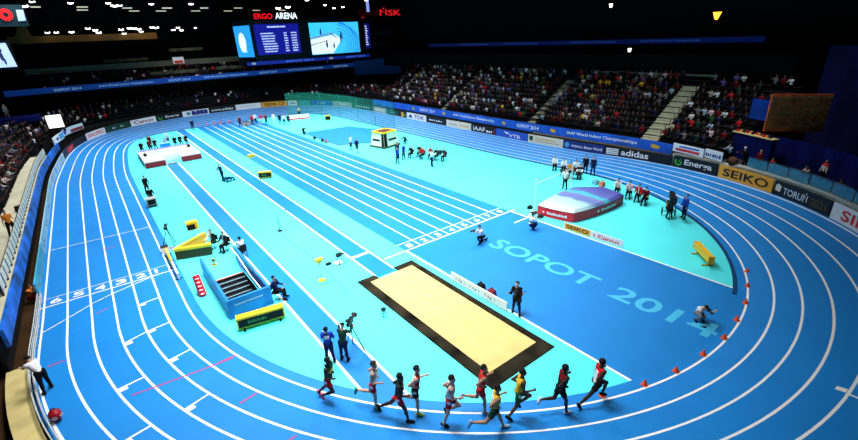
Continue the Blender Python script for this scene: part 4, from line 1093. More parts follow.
# high jump
HJ = thing('high_jump_mat', 'high jump landing mat, red sides and a pale cyan to purple top', 'landing mat', (9.2, -26.45, 0))
c = [(-3.3, 1.45), (-2.75, -1.3), (3.0, -1.75), (3.45, .15), (1.6, 1.85)]
c0 = c; c = []
for (x0, y0), (x1, y1) in zip(c0, c0[1:]+c0[:1]):      # edges bow outwards a little
    dx, dy = x1-x0, y1-y0; L_e = math.hypot(dx, dy)
    for k in range(5): q = k/5; bow = .045*L_e*math.sin(PI*q)**.8; c.append((x0+dx*q+dy/L_e*bow, y0+dy*q-dx/L_e*bow))
m = MB()
def hull(cs, z0, z1, ins): 
    cx = sum(x for x, y in cs)/len(cs); cy = sum(y for x, y in cs)/len(cs)
    lo = [(x, y, z0) for x, y in cs]; hi = [(cx+(x-cx)*ins, cy+(y-cy)*ins, z1) for x, y in cs]; n = len(cs)
    return lo+hi, [tuple(range(n-1,-1,-1)), tuple(range(n, 2*n))]+[(k, (k+1) % n, n+(k+1) % n, n+k) for k in range(n)]
m.add(*hull(c, .02, .70, 1.0)); m.build('side_cover', RED, HJ)
m = MB(); m.add(*hull([(x*1.004, y*1.004) for x, y in c], .68, .72, 1.)); m.build('edge_piping', BLACKM, HJ)
mt = bpy.data.materials.new('mat top print'); mt.use_nodes = True; nt = mt.node_tree; bs = nt.nodes['Principled BSDF']; bs.inputs['Roughness'].default_value = .45
tcn = nt.nodes.new('ShaderNodeTexCoord'); mp = nt.nodes.new('ShaderNodeMapping'); sx = nt.nodes.new('ShaderNodeSeparateXYZ'); nz = nt.nodes.new('ShaderNodeTexNoise'); ad = nt.nodes.new('ShaderNodeMath'); ad.operation = 'MULTIPLY_ADD'; ad.inputs[1].default_value = .22
nz.inputs['Scale'].default_value = .6
rp_ = nt.nodes.new('ShaderNodeValToRGB'); rp_.color_ramp.interpolation = 'EASE'
for p_, c_ in ((0, (.50,.64,.62,1)), (.33, (.33,.56,.64,1)), (.42, (.10,.18,.46,1)), (.55, (.18,.19,.50,1)), (.63, (.06,.48,.64,1)), (.72, (.10,.13,.46,1)), (1, (.07,.075,.36,1))):
    e = rp_.color_ramp.elements.new(p_) if p_ not in (0, 1) else rp_.color_ramp.elements[0 if p_ == 0 else -1]; e.color = c_
mp.inputs['Scale'].default_value = (.155, .04, 1); mp.inputs['Location'].default_value = (.40, 0, 0)
nt.links.new(tcn.outputs['Object'], mp.inputs['Vector']); nt.links.new(mp.outputs['Vector'], sx.inputs['Vector']); nt.links.new(tcn.outputs['Object'], nz.inputs['Vector'])
nt.links.new(nz.outputs['Fac'], ad.inputs[0]); nt.links.new(sx.outputs['X'], ad.inputs[2]); nt.links.new(ad.outputs[0], rp_.inputs['Fac']); nt.links.new(rp_.outputs['Color'], bs.inputs['Base Color'])
m = MB(); m.add(*hull(c, .72, .90, .9)); m.build('top_cover', mt, HJ)
def on_edge(p0, p1, z0=.1):
    d = Vector((p1[0]-p0[0], p1[1]-p0[1], 0)); L = d.length; d.normalize(); nn = Vector((d.y, -d.x, 0))
    return lambda u, v: tuple(Vector((p0[0], p0[1], z0))+d*(u*L)+nn*.012+Vector((0, 0, v)))
def on_poly(ps, z0=.12):
    ps = [Vector((*q, 0)) for q in ps]; ln = [0]
    for a, b in zip(ps[:-1], ps[1:]): ln.append(ln[-1]+(b-a).length)
    def f(u, v):
        s_ = u*ln[-1]; i = max(k for k in range(len(ps)-1) if ln[k] <= s_+1e-9); d = (ps[i+1]-ps[i]).normalized()
        return tuple(ps[i]+d*(s_-ln[i])+Vector((d.y, -d.x, 0))*.02+Vector((0, 0, z0+v)))
    return f
m = MB(); f = on_poly(c[0:6]); [rect_into(m, f, .3+.055*k, .345+.055*k, .14, .33-.03*(k%3)) for k in range(10)]; ell_into(m, f, .2, .23, .03, .09); f = on_poly(c[5:11]); [rect_into(m, f, .48+.036*k, .508+.036*k, .14, .33-.03*(k%3)) for k in range(9)]; ell_into(m, f, .42, .23, .02, .09)
m.build('lettering', CL['white'], HJ)
def upright(label, loc):
    t = thing('high_jump_upright', label, 'upright', loc)
    m = MB(); m.tube((0, 0, .03), (0, 0, 2.7), .045, n=10); m.build('pole', WHT, t)
    m = MB(); m.box((0, 0, .03), (.5, .4, .06)); m.build('foot', BLACKM, t)
    m = MB(); m.box((.0, .0, 2.28), (.09, .07, .06)); m.build('bar_holder', METAL, t)
upright('near white high jump upright at the left corner of the mat', (5.95, -24.72, .005)); upright('far white high jump upright behind the mat', (10.95, -24.3, .005))
t = thing('crossbar', 'thin pale crossbar spanning the two high jump uprights', 'crossbar', (5.98, -24.7, 2.32))
m = MB(); m.tube((0, 0, 0), (4.95, .4, 0), .022, n=8); m.build('bar', WHT, t)
for loc, l in (((6.4, -23.9, .005), 'small black wedge on the floor beside the near upright'), ((5.55, -25.6, .005), 'small black weight at the left corner of the red mat')):
    t = thing('floor_weight', l, 'weight', loc); m = MB(); m.box((0, 0, .12), (.42, .3, .24), taper=.7); m.build('block', BLACKM, t); m = MB(); m.tube((-.1, 0, .24), (.1, 0, .3), .02); m.build('handle', BLKMET, t)
t = thing('bag', 'small orange red bag on the floor behind the far end of the mat', 'bag', (14.8, -24.8, .003)); m = MB(); m.box((0, 0, .2), (.5, .35, .4), taper=.8); m.build('body', mat('coral cloth', (.8,.2,.1), .7), t); m = MB(); m.path([(-.15,0,.4),(-.08,0,.55),(.08,0,.55),(.15,0,.4)], .02); m.build('strap', BLACKM, t)
t = thing('equipment_case', 'small pale blue case on the floor left of the orange bag', 'case', (14.9, -24.1, .003)); m = MB(); m.box((0, 0, .2), (.5, .4, .38)); m.build('body', mat('pale blue case', (.2,.5,.65), .5), t); m = MB(); m.box((0, 0, .41), (.2, .04, .05)); m.build('handle', BLACKM, t)
# ------------------------------------------------------------------ things on the infield
def aboard(label, p0, p1, h, colours, back=True):
    """low free standing board from p0 to p1, printed on the side towards the near left"""
    p0, p1 = Vector((*p0, .004)), Vector((*p1, .004)); d = p1-p0; L = d.length; rz = math.atan2(d.y, d.x)
    t = thing('floor_board', label, 'advertising board', p0, rz)
    m = MB(); m.box((L/2, .0, h/2+.02), (L, .05, h)); m.build('panel', BW['white'], t)
    m = MB()
    for x in (.2, L/2, L-.2): m.add([(x-.02,.02,0),(x+.02,.02,0),(x+.02,.3,0),(x-.02,.3,0),(x-.02,.02,h*.9),(x+.02,.02,h*.9)], [(0,3,2,1),(0,1,5,4),(1,2,5),(0,4,3),(2,3,4,5)])
    m.build('prop', BLKMET, t)
    return t, (lambda u, v: (u*L, -.03, .02+v*h)), L
t, f, L = aboard('low white board with an orange panel beside the red mat', (5.2, -27.9), (5.4, -32.1), .45, None)
m = MB(); rect_into(m, f, .02, .47, .03, .97); o = m.build('orange_panel', BW['orange'], t)
f2 = lambda u, v: (f(u, v)[0], -.036, f(u, v)[2])
m = MB(); text_into(m, 'SEIKO', f2, .05, .44, .22, .8); m.build('lettering', BW['black'], o)
m = MB(); text_into(m, 'Canon', f2, .60, .94, .2, .75); ell_into(m, f2, .54, .45, .012, .2); m.build('lettering', BW['red'], t)
t, f, L = aboard('long low white board with small red and green print along the sand pit', (-5.0, -27.9), (-4.95, -32.0), .5, None)
f2 = lambda u, v: (f(u, v)[0], -.036, f(u, v)[2])
m = MB(); m3 = MB(); m4 = MB()
for k in range(3):
    u = .16+.27*k
    ell_into(m3, f2, u, .5, .012, .12); rect_into(m4, f2, u+.03, u+.05, .3, .55); rect_into(m, f2, u-.06, u-.054, .3, .7); rect_into(m4, f2, u+.10, u+.106, .3, .7)
rect_into(m3, f2, 0, 1, .0, .05)
m3.build('emblem', BW['red'], t); m4.build('print', BW['dkgreen'], t); m.build('lettering', BW['black'], t)
for k, (y, s_) in enumerate(((-29.7, 'dark'), (-30.5, 'red'))):
    t = thing('kit_bag', 'small %s bag left behind the white board by the pit' % s_, 'bag', (-4.45, y, .006)); m = MB(); m.box((0, 0, .17), (.3, .45, .34), taper=.75); m.build('body', BLACKM if s_ == 'dark' else DKRED, t); m = MB(); m.path([(0,-.12,.33),(0,0,.48),(0,.12,.33)], .02); m.build('handle', BLKMET, t)
# yellow bench
A, B = Vector((7.95, -35.25)), Vector((6.55, -36.6)); d = B-A; Lb = d.length
t = thing('timing_display', 'long yellow box on short legs standing near the right end of the infield', 'display box', ((A.x+B.x)/2, (A.y+B.y)/2, .004), math.atan2(d.y, d.x))
m = MB(); m.box((0, 0, .5), (Lb, .30, .38)); m.build('casing', YELLOW, t)
m = MB(); m.box((0, .155, .48), (Lb*.92, .02, .26)); m.build('display_face', BLACKM, t)
for x in (-Lb*.36, Lb*.36):
    m = MB(); m.box((x, 0, .03), (.1, .6, .06)); m.tube((x, 0, .03), (x, 0, .4), .04); m.build('foot', mat('ochre metal', (.5,.3,.02), .5), t)
m = MB(); m.box((-Lb/2-.02, 0, .5), (.05, .33, .41)); m.box((Lb/2+.02, 0, .5), (.05, .33, .41)); m.build('end_cap', ORANGE, t)
# cones along the inner line
def cone(label, loc, k=1., g='orange red cones along the inside line of the near bend'):
    t = thing('marker_cone', label, 'cone', loc, 0, g)
    m = MB(); m.lathe([(.15, .02), (.035, .36), (.03, .38)], n=12); m.build('cone_body', CONE, t, smooth=False)
    m = MB(); m.box((0, 0, .012), (.34, .34, .024)); m.build('base', CONE, t)
    if k != 1: t.scale = (k, k, k)
names9 = ['cone at the corner of the cyan floor, first beyond the floor lettering', 'cone just right of the point of the cyan corner', 'cone beside the last floor figure, third along the bend', 'cone to the right of the squatting photographer', 'cone just below the squatting photographer', 'cone below the last figure of the floor lettering', 'cone right of the cone nearest the leading runner', 'cone next ahead of the leading runner', 'cone at the heels of the leading runner']
for (x, y), n_ in zip([(7.55,-38.1),(5.95,-38.65),(4.2,-39.15),(2.4,-39.4),(.6,-39.55),(-1.15,-39.42),(-2.95,-39.15),(-4.55,-38.72),(-6.25,-38.0)], names9):
    cone('orange red '+n_, (x, y, .003), .68)
for (x, y), n_ in zip([(-4.3,40.2),(-2.9,39.9),(-1.8,39.6),(-.8,39.4),(.5,38.9)], ['leftmost', 'second from the left', 'third from the left', 'fourth from the left', 'rightmost']):
    cone('small red cone on the far edge of the infield, %s of five' % n_, (x, y, .003), 1.3, 'small red cones on the far edge of the infield')
# athletes' tunnel
tn = thing('tunnel_stairs', 'blue walled stairwell leading down under the infield beside the runway', 'stairwell', (-14.65, -20.3, 0))
TB = mat('blue vinyl wall', (.015,.22,.66), .45, .3, var=.25, scale=1.2)
def wl(a, b, th=.14, h=1.05):
    m = MB(); a = Vector((*a, 0))-Vector((-14.65, -20.3, 0)); b = Vector((*b, 0))-Vector((-14.65, -20.3, 0)); d = b-a
    m.box((a+b)/2+Vector((0, 0, h/2+.006)), (d.length, th, h), math.atan2(d.y, d.x)); return m
wl((-15.66, -23.3), (-15.66, -17.4)).build('side_wall', TB, tn)
wl((-13.62, -23.3), (-13.62, -17.0)).build('side_wall', TB, tn)
fw_ = wl((-15.73, -23.38), (-13.55, -23.38)).build('front_wall', TB, tn)
m = MB()
for k in range(14): m.box((-.7+.1*k, -3.16, .72), (.07, .01, .07-.02*(k % 2)))
m.build('lettering', BW['pale'], fw_)
m = MB()
for k in range(7): m.box((0, 1.5-.3*(k+.5), -.17*(k+1)-.06), (1.78, .3, .12)); m.box((0, 1.5-.3*k-.02, -.17*(k+.5)-.05), (1.78, .04, .17))
m.build('steps', mat('dark tread', (.02,.025,.03), .7), tn)
m = MB()
for k in range(7): m.box((0, 1.5-.3*(k+1)+.03, -.17*(k+1)+.003), (1.78, .06, .012))
m.build('step_edges', mat('pale blue step edge', (.25,.5,.62), .5), tn)
m = MB(); m.box((0, 1.49, .012), (1.78, .1, .03)); m.build('top_edge', mat('coral edge', (.75,.2,.15), .5), tn)
m = MB(); m.box((-.95, -.7, -1.0), (.1, 4.5, 1.98)); m.box((.95, -.7, -1.0), (.1, 4.5, 1.98)); m.box((0, -2.95, -1.0), (1.8, .1, 1.98)); m.box((0, -.7, -2.0), (2.0, 4.5, .1)); m.build('shaft', BLACKM, tn)
m = MB(); m.path([(.78, 3.1, 1.12), (.78, 1.4, 1.12), (.78, -.5, .75), (.78, -2.6, .75)], .035, 7); m.path([(.78, 1.4, .0), (.78, 1.4, 1.1)], .03); m.build('handrail', WHT, tn)
# yellow display before the stairwell
def display(label, loc, rz, L, h0, h1, d=.4, dig=True, name='results_display'):
    t = thing(name, label, 'display', loc, rz)
    m = MB(); m.box((0, 0, (h0+h1)/2), (L, d, h1-h0)); m.build('casing', YELLOW, t)
    m = MB(); m.box((0, -d/2-.01, (h0+h1)/2-.02), (L*.94, .02, (h1-h0)*.7)); o = m.build('display_face', BLACKM, t)
    if dig:
        m = MB(); fq = lambda u, v: (u, -d/2-.025, v)
        for k in range(8): rect_into(m, fq, -L*.28+L*.05*k, -L*.25+L*.05*k, h0+(h1-h0)*.35, h0+(h1-h0)*(.62-.05*(k % 2)))
        m.build('digits', mat('dim green digits', (.05,.22,.08), .5), o)
    for x in (-L*.38, L*.38):
        m = MB(); m.box((x, 0, .02), (.08, d*1.5, .04)); m.tube((x, 0, .02), (x, 0, h0), .03); m.build('foot', BLKMET, t)
    return t
display('yellow results display with a black face before the stairwell', (-14.6, -24.8, .004), math.atan2(-.64, 1.94)+.12, 2.2, .14, .72)
display('small yellow display box on the infield left of the sprint lanes', (-6.08, -.05, .004), -.5, 1.3, .1, .68)
seated('person in a dark wide hat seated beside the yellow results display', (-13.25, -23.15), -38, 'navy', 'black', cap='black', res=.024, clabel='yellow framed chair beside the yellow results display', pose=dict(lean=2))
# orange barrier of the timing post
t = thing('timing_barrier', 'orange and yellow V-shaped barrier behind the blue stairwell', 'barrier', (-16.6, -14.1, .004))
def bw(a, b, h, mm, nm, th=.16, z0=.05):
    m = MB(); a = Vector((*a, 0)); b = Vector((*b, 0)); d = b-a; m.box((a+b)/2+Vector((0, 0, z0+h/2)), (d.length, th, h), math.atan2(d.y, d.x)); return m.build(nm, mm, t)
bw((0, 0), (2.0, -.75), .58, mat('dark olive panel', (.05,.035,.008), .5), 'front_panel'); bw((-.02, .0), (2.02, -.76), .16, YELLOW, 'front_top', .34, .63)
bw((.1, .25), (2.2, 1.75), .58, ORANGE, 'rear_panel'); bw((.1, .25), (2.2, 1.75), .07, YELLOW, 'rear_top', .2, .63)
video_camera('black tripod camera at the inside edge of the left straight', (-16.5, -11.3, .004), -100, 1.25)
t = thing('start_display', 'yellow cube display with a black face raised on a thin pole', 'display', (-14.95, -11.45, .004))
m = MB(); m.tube((0, 0, .02), (0, 0, .85), .03); m.build('pole', METAL, t); m = MB(); m.lathe([(.28, 0), (.28, .03), (.05, .06)], n=12); m.build('foot', BLKMET, t)
m = MB(); m.box((0, 0, 1.1), (.72, .5, .56)); m.build('casing', YELLOW, t); m = MB(); m.box((-.1, -.26, 1.05), (.5, .03, .38)); m.build('display_face', BLACKM, t)
t = thing('low_barrier', 'yellow and white low barrier lying along the inside line by the finish', 'barrier', (-16.98, -15.0, .004))
m = MB(); m.box((0, 1.0, .28), (.12, 2.3, .5)); m.build('yellow_panel', YELLOW, t); m = MB(); m.box((0, -1.15, .24), (.10, 1.9, .4)); m.build('white_panel', WHT, t); m = MB()
for y in (-2, -.2, 2): m.box((0, y, .02), (.4, .08, .04))
m.build('foot', BLKMET, t)
t = thing('equipment_case', 'white case with a dark lid beside the orange barrier', 'case', (-17.0, -12.4, .004)); m = MB(); m.box((0, 0, .22), (.5, .4, .42)); m.build('body', WHT, t); m = MB(); m.box((0, 0, .46), (.46, .36, .06)); m.build('lid', DARK, t)
t = thing('cable_coil', 'pinkish coil of cable below the tripod camera on the left', 'cable', (-16.75, -11.9, .01)); m = MB(); pts = [(.32*math.cos(k*.4)*(1-.008*k), .26*math.sin(k*.4)*(1-.008*k), .015+.001*k) for k in range(50)]; m.path(pts, .016, 5); m.build('coil', mat('pink cable', (.5,.2,.3), .6), t)
seated('official with a white shirt seated left behind the orange barrier', (-14.25, -14.0), 215, 'white', 'dkgreen', res=.026, panel=('black', lambda f, y, u: y > .06))
seated('official in black and white seated right behind the orange barrier', (-13.7, -14.95), 215, 'black', 'black', res=.026, panel=('white', lambda f, y, u: np.abs(y) < .025))
seated('official in a white shirt seated at the back corner of the stairwell', (-13.15, -16.75), 100, 'white', 'navy', res=.026)
t = thing('lap_bell', 'small yellow bell stand at the back of the stairwell', 'bell', (-14.9, -16.6, .004)); m = MB(); m.lathe([(.16, .02), (.16, .05), (.03, .07), (.03, .3)], n=10); m.build('stand', YELLOW, t); m = MB(); m.lathe([(.14, .3), (.08, .42), (.03, .46)], n=12); m.build('bell', mat('brass', (.6,.4,.05), .3, .5, 1.), t)
t = thing('padded_roll', 'dark red padded roll with white marks beside the stairwell', 'roll', (-16.3, -20.0, .004)); m = MB(); m.tube((0, 0, .0), (-.03, .55, 1.05), .2, .18, 12); m.build('roll', RED, t); m = MB()
for k in range(5): m.ball((-.01-.005*k, -.13+.11*k, .18+.19*k), .05, 6, sc=(2.4, 1, .7))
m.build('white_mark', CL['white'], t)
# instruments between the runways
t = thing('microphone_stand', 'thin black microphone stand with a curved arm between the two runways', 'microphone stand', (-9.86, -14.3, .004))
m = MB(); m.lathe([(.2, 0), (.2, .03), (.04, .06)], n=12); m.build('base', BLKMET, t); m = MB(); m.tube((0, 0, .04), (0, 0, 1.1), .03); m.path([(0,0,1.1),(.1,0,1.35),(.35,.1,1.45),(.6,.2,1.4)], .02); m.build('pole', BLKMET, t); m = MB(); m.tube((.6,.2,1.4), (.78,.26,1.36), .035, .045); m.build('microphone', BLKMET, t)
t = thing('cable', 'thin dark cable lying along the floor between the two runways', 'cable', (-9.9, -14.4, .012)); m = MB(); m.path([(0,0,0),(-.1,-2.5,0),(.1,-5.2,0),(.02,-8,0),(-.3,-11.2,0)], .018, 5); m.build('lead', mat('grey cable', (.05,.12,.15), .6), t)
t = thing('wind_gauge', 'yellow wind gauge on a pole with a yellow foot left of the take-off board', 'wind gauge', (-10.6, -23.0, .004))
m = MB(); m.lathe([(.2, 0), (.2, .06), (.05, .1)], n=12); m.build('foot', YELLOW, t); m = MB(); m.tube((0, 0, .05), (0, 0, 1.2), .022); m.build('pole', METAL, t); m = MB(); m.tube((-.22, 0, 1.35), (.22, 0, 1.35), .12, n=12); m.box((0, 0, 1.22), (.16, .2, .16)); m.build('gauge_head', YELLOW, t)
t = thing('remote_camera', 'small black remote camera on a white based dolly near the take-off board', 'camera', (-8.85, -21.8, .004)); m = MB(); tripod(m, (0, 0), .5, .35, .02); m.build('tripod_legs', BLKMET, t); m = MB(); m.box((0, 0, .58), (.35, .2, .2)); m.tube((.15, 0, .58), (.36, 0, .58), .06); m.build('camera_body', BLKMET, t); m = MB(); m.box((-.1, 0, .06), (.5, .4, .06)); m.build('dolly', WHT, t)
t = thing('cable_box', 'small black box on the floor left of the remote camera', 'box', (-9.45, -21.5, .004)); m = MB(); m.box((0, 0, .06), (.35, .2, .12), taper=.8); m.build('body', BLACKM, t); m = MB(); m.box((0, 0, .14), (.1, .04, .05)); m.build('handle', BLKMET, t)
t = thing('laser_device', 'small black tripod device left of the sand pit', 'instrument', (-9.75, -28.3, .004)); m = MB(); tripod(m, (0, 0), .35, .2, .018); m.build('tripod_legs', BLKMET, t); m = MB(); m.box((0, 0, .4), (.2, .14, .14)); m.build('head', BLKMET, t)
t = thing('sprint_camera', 'yellow head on a white tripod left of the sprint lanes', 'instrument', (-5.5, 6.0, .004)); m = MB(); tripod(m, (0, 0), 1.0, .4, .025); m.build('tripod_legs', METAL, t); m = MB(); m.box((0, 0, 1.1), (.7, .4, .32)); m.build('head', YELLOW, t)
person('person in dark clothes standing by a blue trolley between the runways', (-9.7, 2.4, .004), 200, dict(STAND, lean=8, lsh=40, rsh=40, lel=50, rel=50), 'fair', 'black', 'navy', 'navy', 'black', 'long', 'long', .03)
t = thing('trolley', 'low dark blue trolley in front of the person between the runways', 'trolley', (-9.2, 1.6, .004), .4); m = MB(); m.box((0, 0, .3), (.9, .5, .1)); m.box((-.2, 0, .42), (.4, .4, .16)); m.build('deck', NAVY, t)
for x in (-.38, .38):
    for y in (-.25, .25): m = MB(); m.tube((x, y-.03, .12), (x, y+.03, .12), .117, n=10); m.build('wheel', BLKMET, t)
person('person in black standing at the inside line of the left straight', (-16.3, 3.2, .004), -60, dict(STAND, lean=6), 'fair', 'black', 'black', 'black', 'black', 'long', 'long', .03)
seated('person in dark clothes sitting behind a white box at the inside line', (-16.2, .3), -80, 'black', 'black')
t = thing('monitor_box', 'grey white box with a black front at the inside line of the left straight', 'box', (-16.35, -1.0, .004)); m = MB(); m.box((0, 0, .45), (.8, .7, .6)); m.build('casing', mat('pale grey case', (.4,.42,.44), .5), t); m = MB(); m.box((0, -.36, .45), (.6, .03, .45)); m.build('front', BLACKM, t); m = MB(); m.tube((-.3, -.3, .1), (.3, -.3, .1), .09); m.build('wheel', BLKMET, t); m = MB(); m.tube((-.3, .3, .1), (.3, .3, .1), .09); m.build('wheel', BLKMET, t)
# pole vault mat
PV = thing('pole_vault_mat', 'wide white pole vault landing mat with dark red front pads', 'landing mat', (-12.1, 17.8, 0))
m = MB(); m.box((0, 1.0, .40), (6.0, 4.8, .78)); m.box((-1.95, -2.6, .40), (2.1, 2.4, .78), M=None); m.box((1.9, -2.5, .40), (2.2, 2.2, .78)); m.box((0, -1.2, .3), (1.8, .6, .58)); m.build('pad_top', mat('white vinyl', (.86,.86,.85), .45, var=.04), PV)
m = MB(); m.box((-1.95, -3.83, .33), (2.1, .06, .60)); m.box((1.9, -3.63, .33), (2.2, .06, .60)); m.build('front_pad', DKRED, PV)
m = MB(); m.box((0, 2.9, .80), (5.9, .95, .03)); m.build('back_strip', mat('lavender vinyl', (.20,.20,.62), .5), PV)
m = MB(); m.box((-.9, 1.2, .795), (2.0, 1.4, .012)); m.build('top_patch', mat('pale cyan vinyl', (.35,.75,.80), .5), PV)
m = MB(); m.box((-3.03, .2, .33), (.06, 5.5, .60)); m.build('side_pad', mat('dark navy vinyl', (.015,.03,.07), .5), PV)
t = thing('planting_box', 'small tan planting box at the end of the pole vault runway', 'box', (XP+.05, 14.35, .003)); m = MB(); m.box((0, 0, .06), (1.0, .35, .12)); m.build('box', mat('tan metal', (.35,.25,.12), .5), t); m = MB(); m.box((0, -.19, .05), (.8, .02, .06)); m.build('lip', METAL, t)
for x, l in ((-14.6, 'left'), (-9.6, 'right')):
    t = thing('vault_standard', 'dark padded foot of the %s vault standard on the white mat' % l, 'standard', (x, 17.2 if l == 'left' else 18.6, .81)); m = MB(); m.box((0, 0, .16), (.22, .38, .3), rz=.4); m.build('pad', BLACKM, t); m = MB(); m.tube((0, 0, .3), (0, 0, .6), .03); m.build('post', BLKMET, t)
seatp = [(-14.3, 24.6, 'black', 'leftmost'), (-13.3, 25.2, 'dkred', 'second from the left, dark red top'), (-12.6, 25.6, 'black', 'third from the left'), (-11.4, 25.2, 'paleblue', 'middle one in pale blue'), (-10.2, 25.2, 'black', 'third from the right'), (-9.5, 25.4, 'black', 'second from the right'), (-8.8, 25.2, 'black', 'rightmost')]
for x, y, c_, l in seatp: seated('official behind the pole vault mat, '+l, (x, y), -85, c_, 'black', res=.034)
person('person in a brown top standing behind the left of the pole vault mat', (-13.2, 26.4, .004), -90, STAND, 'tan', 'black', 'dkred', 'black', 'black', 'long', 'long', .034)
person('person in a white cap and white shirt standing behind the pole vault mat', (-11.0, 26.6, .004), -90, STAND, 'fair', 'black', 'white', 'navy', 'black', 'long', 'long', .034, cap='white')
t = thing('blue_chest', 'bright blue chest in front of the row behind the pole vault mat', 'chest', (-11.6, 23.9, .004)); m = MB(); m.box((0, 0, .4), (1.2, .5, .78)); m.build('body', mat('bright blue vinyl', (.02,.25,.75), .5), t); m = MB(); m.box((0, 0, .82), (1.24, .54, .06)); m.build('lid', mat('pale blue lid', (.3,.55,.8), .5), t)
person('person in dark blue standing on the far edge beside the long jump runway', (-5.9, 36.4, .004), -90, STAND, 'fair', 'black', 'navy', 'navy', 'black', 'long', 'long', .034)
# far group at the end of the sprint straight
fg = [(.6, 32.6, 'dkred', 'navy', 'leftmost, dark red top'), (2.6, 32.6, 'red', 'black', 'in a red top left of the white cap'), (3.3, 33.2, 'white', 'black', 'with a white top in the red group'), (3.9, 31.9, 'red', 'white', 'in a red top right of the white one'), (4.5, 31.2, 'dkred', 'black', 'in dark red at the front of the red group'),
      (5.7, 31.0, 'white', 'white', 'in all white'), (6.1, 29.3, 'navy', 'navy', 'in navy right of the all white one'), (6.4, 28.0, 'white', 'navy', 'in a white top among the navy group'), (6.9, 27.4, 'navy', 'navy', 'tall in navy at the right')]
for x, y, a, b, l in fg: person('person at the far sprint end, '+l, (x, y, .004), rnd.uniform(-140, -60), STAND, 'fair', 'black', a, b, 'black', 'long', 'long', .034)
r, _ = person('crouching person in black near the corner of the blue throwing sector', (5.9, 18.6, .004), -100, SQUAT, 'fair', 'black', 'black', 'black', 'black', 'long', 'long', .034, anchor='mid', panel=('white', lambda f, y, u: (u > 0) & (f < 0)))
for x, y, l in ((1.6, 33.4, 'left'), (2.2, 33.0, 'right')): 
    t = thing('kit_basket', 'beige kit basket among the far group, the %s one' % l, 'basket', (x, y, .004)); m = MB(); m.box((0, 0, .3), (.6, .5, .55), taper=1.1); m.build('basket', CL['beige'], t); m = MB(); m.box((0, 0, .58), (.64, .54, .05)); m.build('rim', DARK, t)
# starting block row and chain by the throwing sector
t = thing('sector_line', 'dark rope line edging the blue throwing sector', 'rope', (5.95, 19.3, .02)); m = MB(); m.path([(0,0,0),(.02,-11.7,0),(3.9,-13.9,0),(4.6,-13.8,0)], .055, 6); m.build('rope', DARK, t)
for (x, y), l in zip([(5.3,13.4),(5.45,11.2),(5.5,10.2),(5.75,18.0)], ('farther one of the near three', 'middle one of the near three', 'nearest one of the three, with a pink side', 'far one by the crouching person')):
    t = thing('starting_block', 'small black block beside the sprint lanes, '+l, 'starting block', (x, y, .004)); m = MB(); m.box((0, 0, .06), (.16, .7, .08)); m.build('rail', BLKMET, t)
    for q in (-.12, .12): m = MB(); m.box((q, .05+q, .22), (.14, .28, .3), M=Matrix.Rotation(-.6, 3, 'X')); m.build('pedal', mat('pinkish pedal', (.35,.1,.12), .5) if 'pink' in l else BLACKM, t)
# plain box with printed panels (sits by the throwing sector)
t = thing('shot_stand', 'white box stand with black bars and a yellow top frame beside the throwing sector', 'box stand', (10.1, 2.7, .004), D(12))
m = MB(); m.box((0, 0, .9), (2.7, 2.5, 1.8), taper=.82); m.build('box', mat('cream white panel', (.88,.84,.70), .5), t)
m = MB(); m.box((0, 0, .1), (2.86, 2.66, .2)); m.build('base_rim', mat('dark green rim', (.05,.06,.02), .6), t)
m = MB()
for a, b in (((-1.1,-1.02),(1.1,-1.02)),((1.1,-1.02),(1.1,1.02)),((1.1,1.02),(-1.1,1.02)),((-1.1,1.02),(-1.1,-1.02))): m.tube((*a, 1.85), (*b, 1.85), .13, n=6)
m.build('top_frame', YELLOW, t)
m = MB(); m.box((0, 0, 1.86), (1.9, 1.7, .08)); m.build('top_well', mat('dark red well', (.08,.02,.01), .6), t)
m = MB()
def fp(u, v, side_):     # point on the sloping front (0) or left (1) panel
    k = 1-.18*v/1.8
    return (u*k, -1.25*k-.012, v) if side_ == 0 else (-1.35*k-.012, -u*k, v)
for sd_ in (0, 1):
    g2 = lambda u, v: fp(u, v, sd_)
    if sd_ == 0: poly_into(m, g2, [(-1.33,.2),(-.75,.2),(-.75,1.75),(-1.33,1.75)]); poly_into(m, g2, [(-.5,.8),(1.0,.8),(1.0,1.05),(-.5,1.05)])
    else: poly_into(m, g2, [(.75,.2),(1.23,.2),(1.23,1.75),(.75,1.75)]); poly_into(m, g2, [(-1.0,.8),(.45,.8),(.45,1.05),(-1.0,1.05)])
m.build('black_bar', BLACKM, t)
person('person in white standing behind the white box stand', (11.2, 5.2, .004), -110, STAND, 'fair', 'black', 'white', 'black', 'black', 'long', 'long', .034)
person('person in black crouching at the right side of the white box stand', (12.5, 1.7, .004), -160, SQUAT, 'fair', 'black', 'black', 'black', 'black', 'long', 'long', .034, anchor='mid')
person('person in white top and black trousers beside the sprint lanes', (5.8, 3.9, .004), -60, STAND, 'fair', 'black', 'white', 'black', 'black', 'long', 'long', .032)
person('bare legged person in a dark top beside the white top at the sprint lanes', (5.5, 1.9, .004), -80, STAND, 'fair', 'black', 'navy', 'black', 'black', 'long', 'half', .032)
person('left one of the two men in royal blue near the white box stand', (6.3, -5.6, .004), -70, STAND, 'fair', 'black', 'blue', 'navy', 'black', 'long', 'long', .03)
person('right one of the two men in royal blue near the white box stand', (7.75, -4.7, .004), -70, dict(STAND, lean=4), 'fair', 'black', 'blue', 'navy', 'black', 'long', 'long', .03)
person('man in navy directly behind the right man in royal blue', (7.6, -3.6, .004), -100, STAND, 'fair', 'black', 'navy', 'navy', 'black', 'long', 'long', .034)
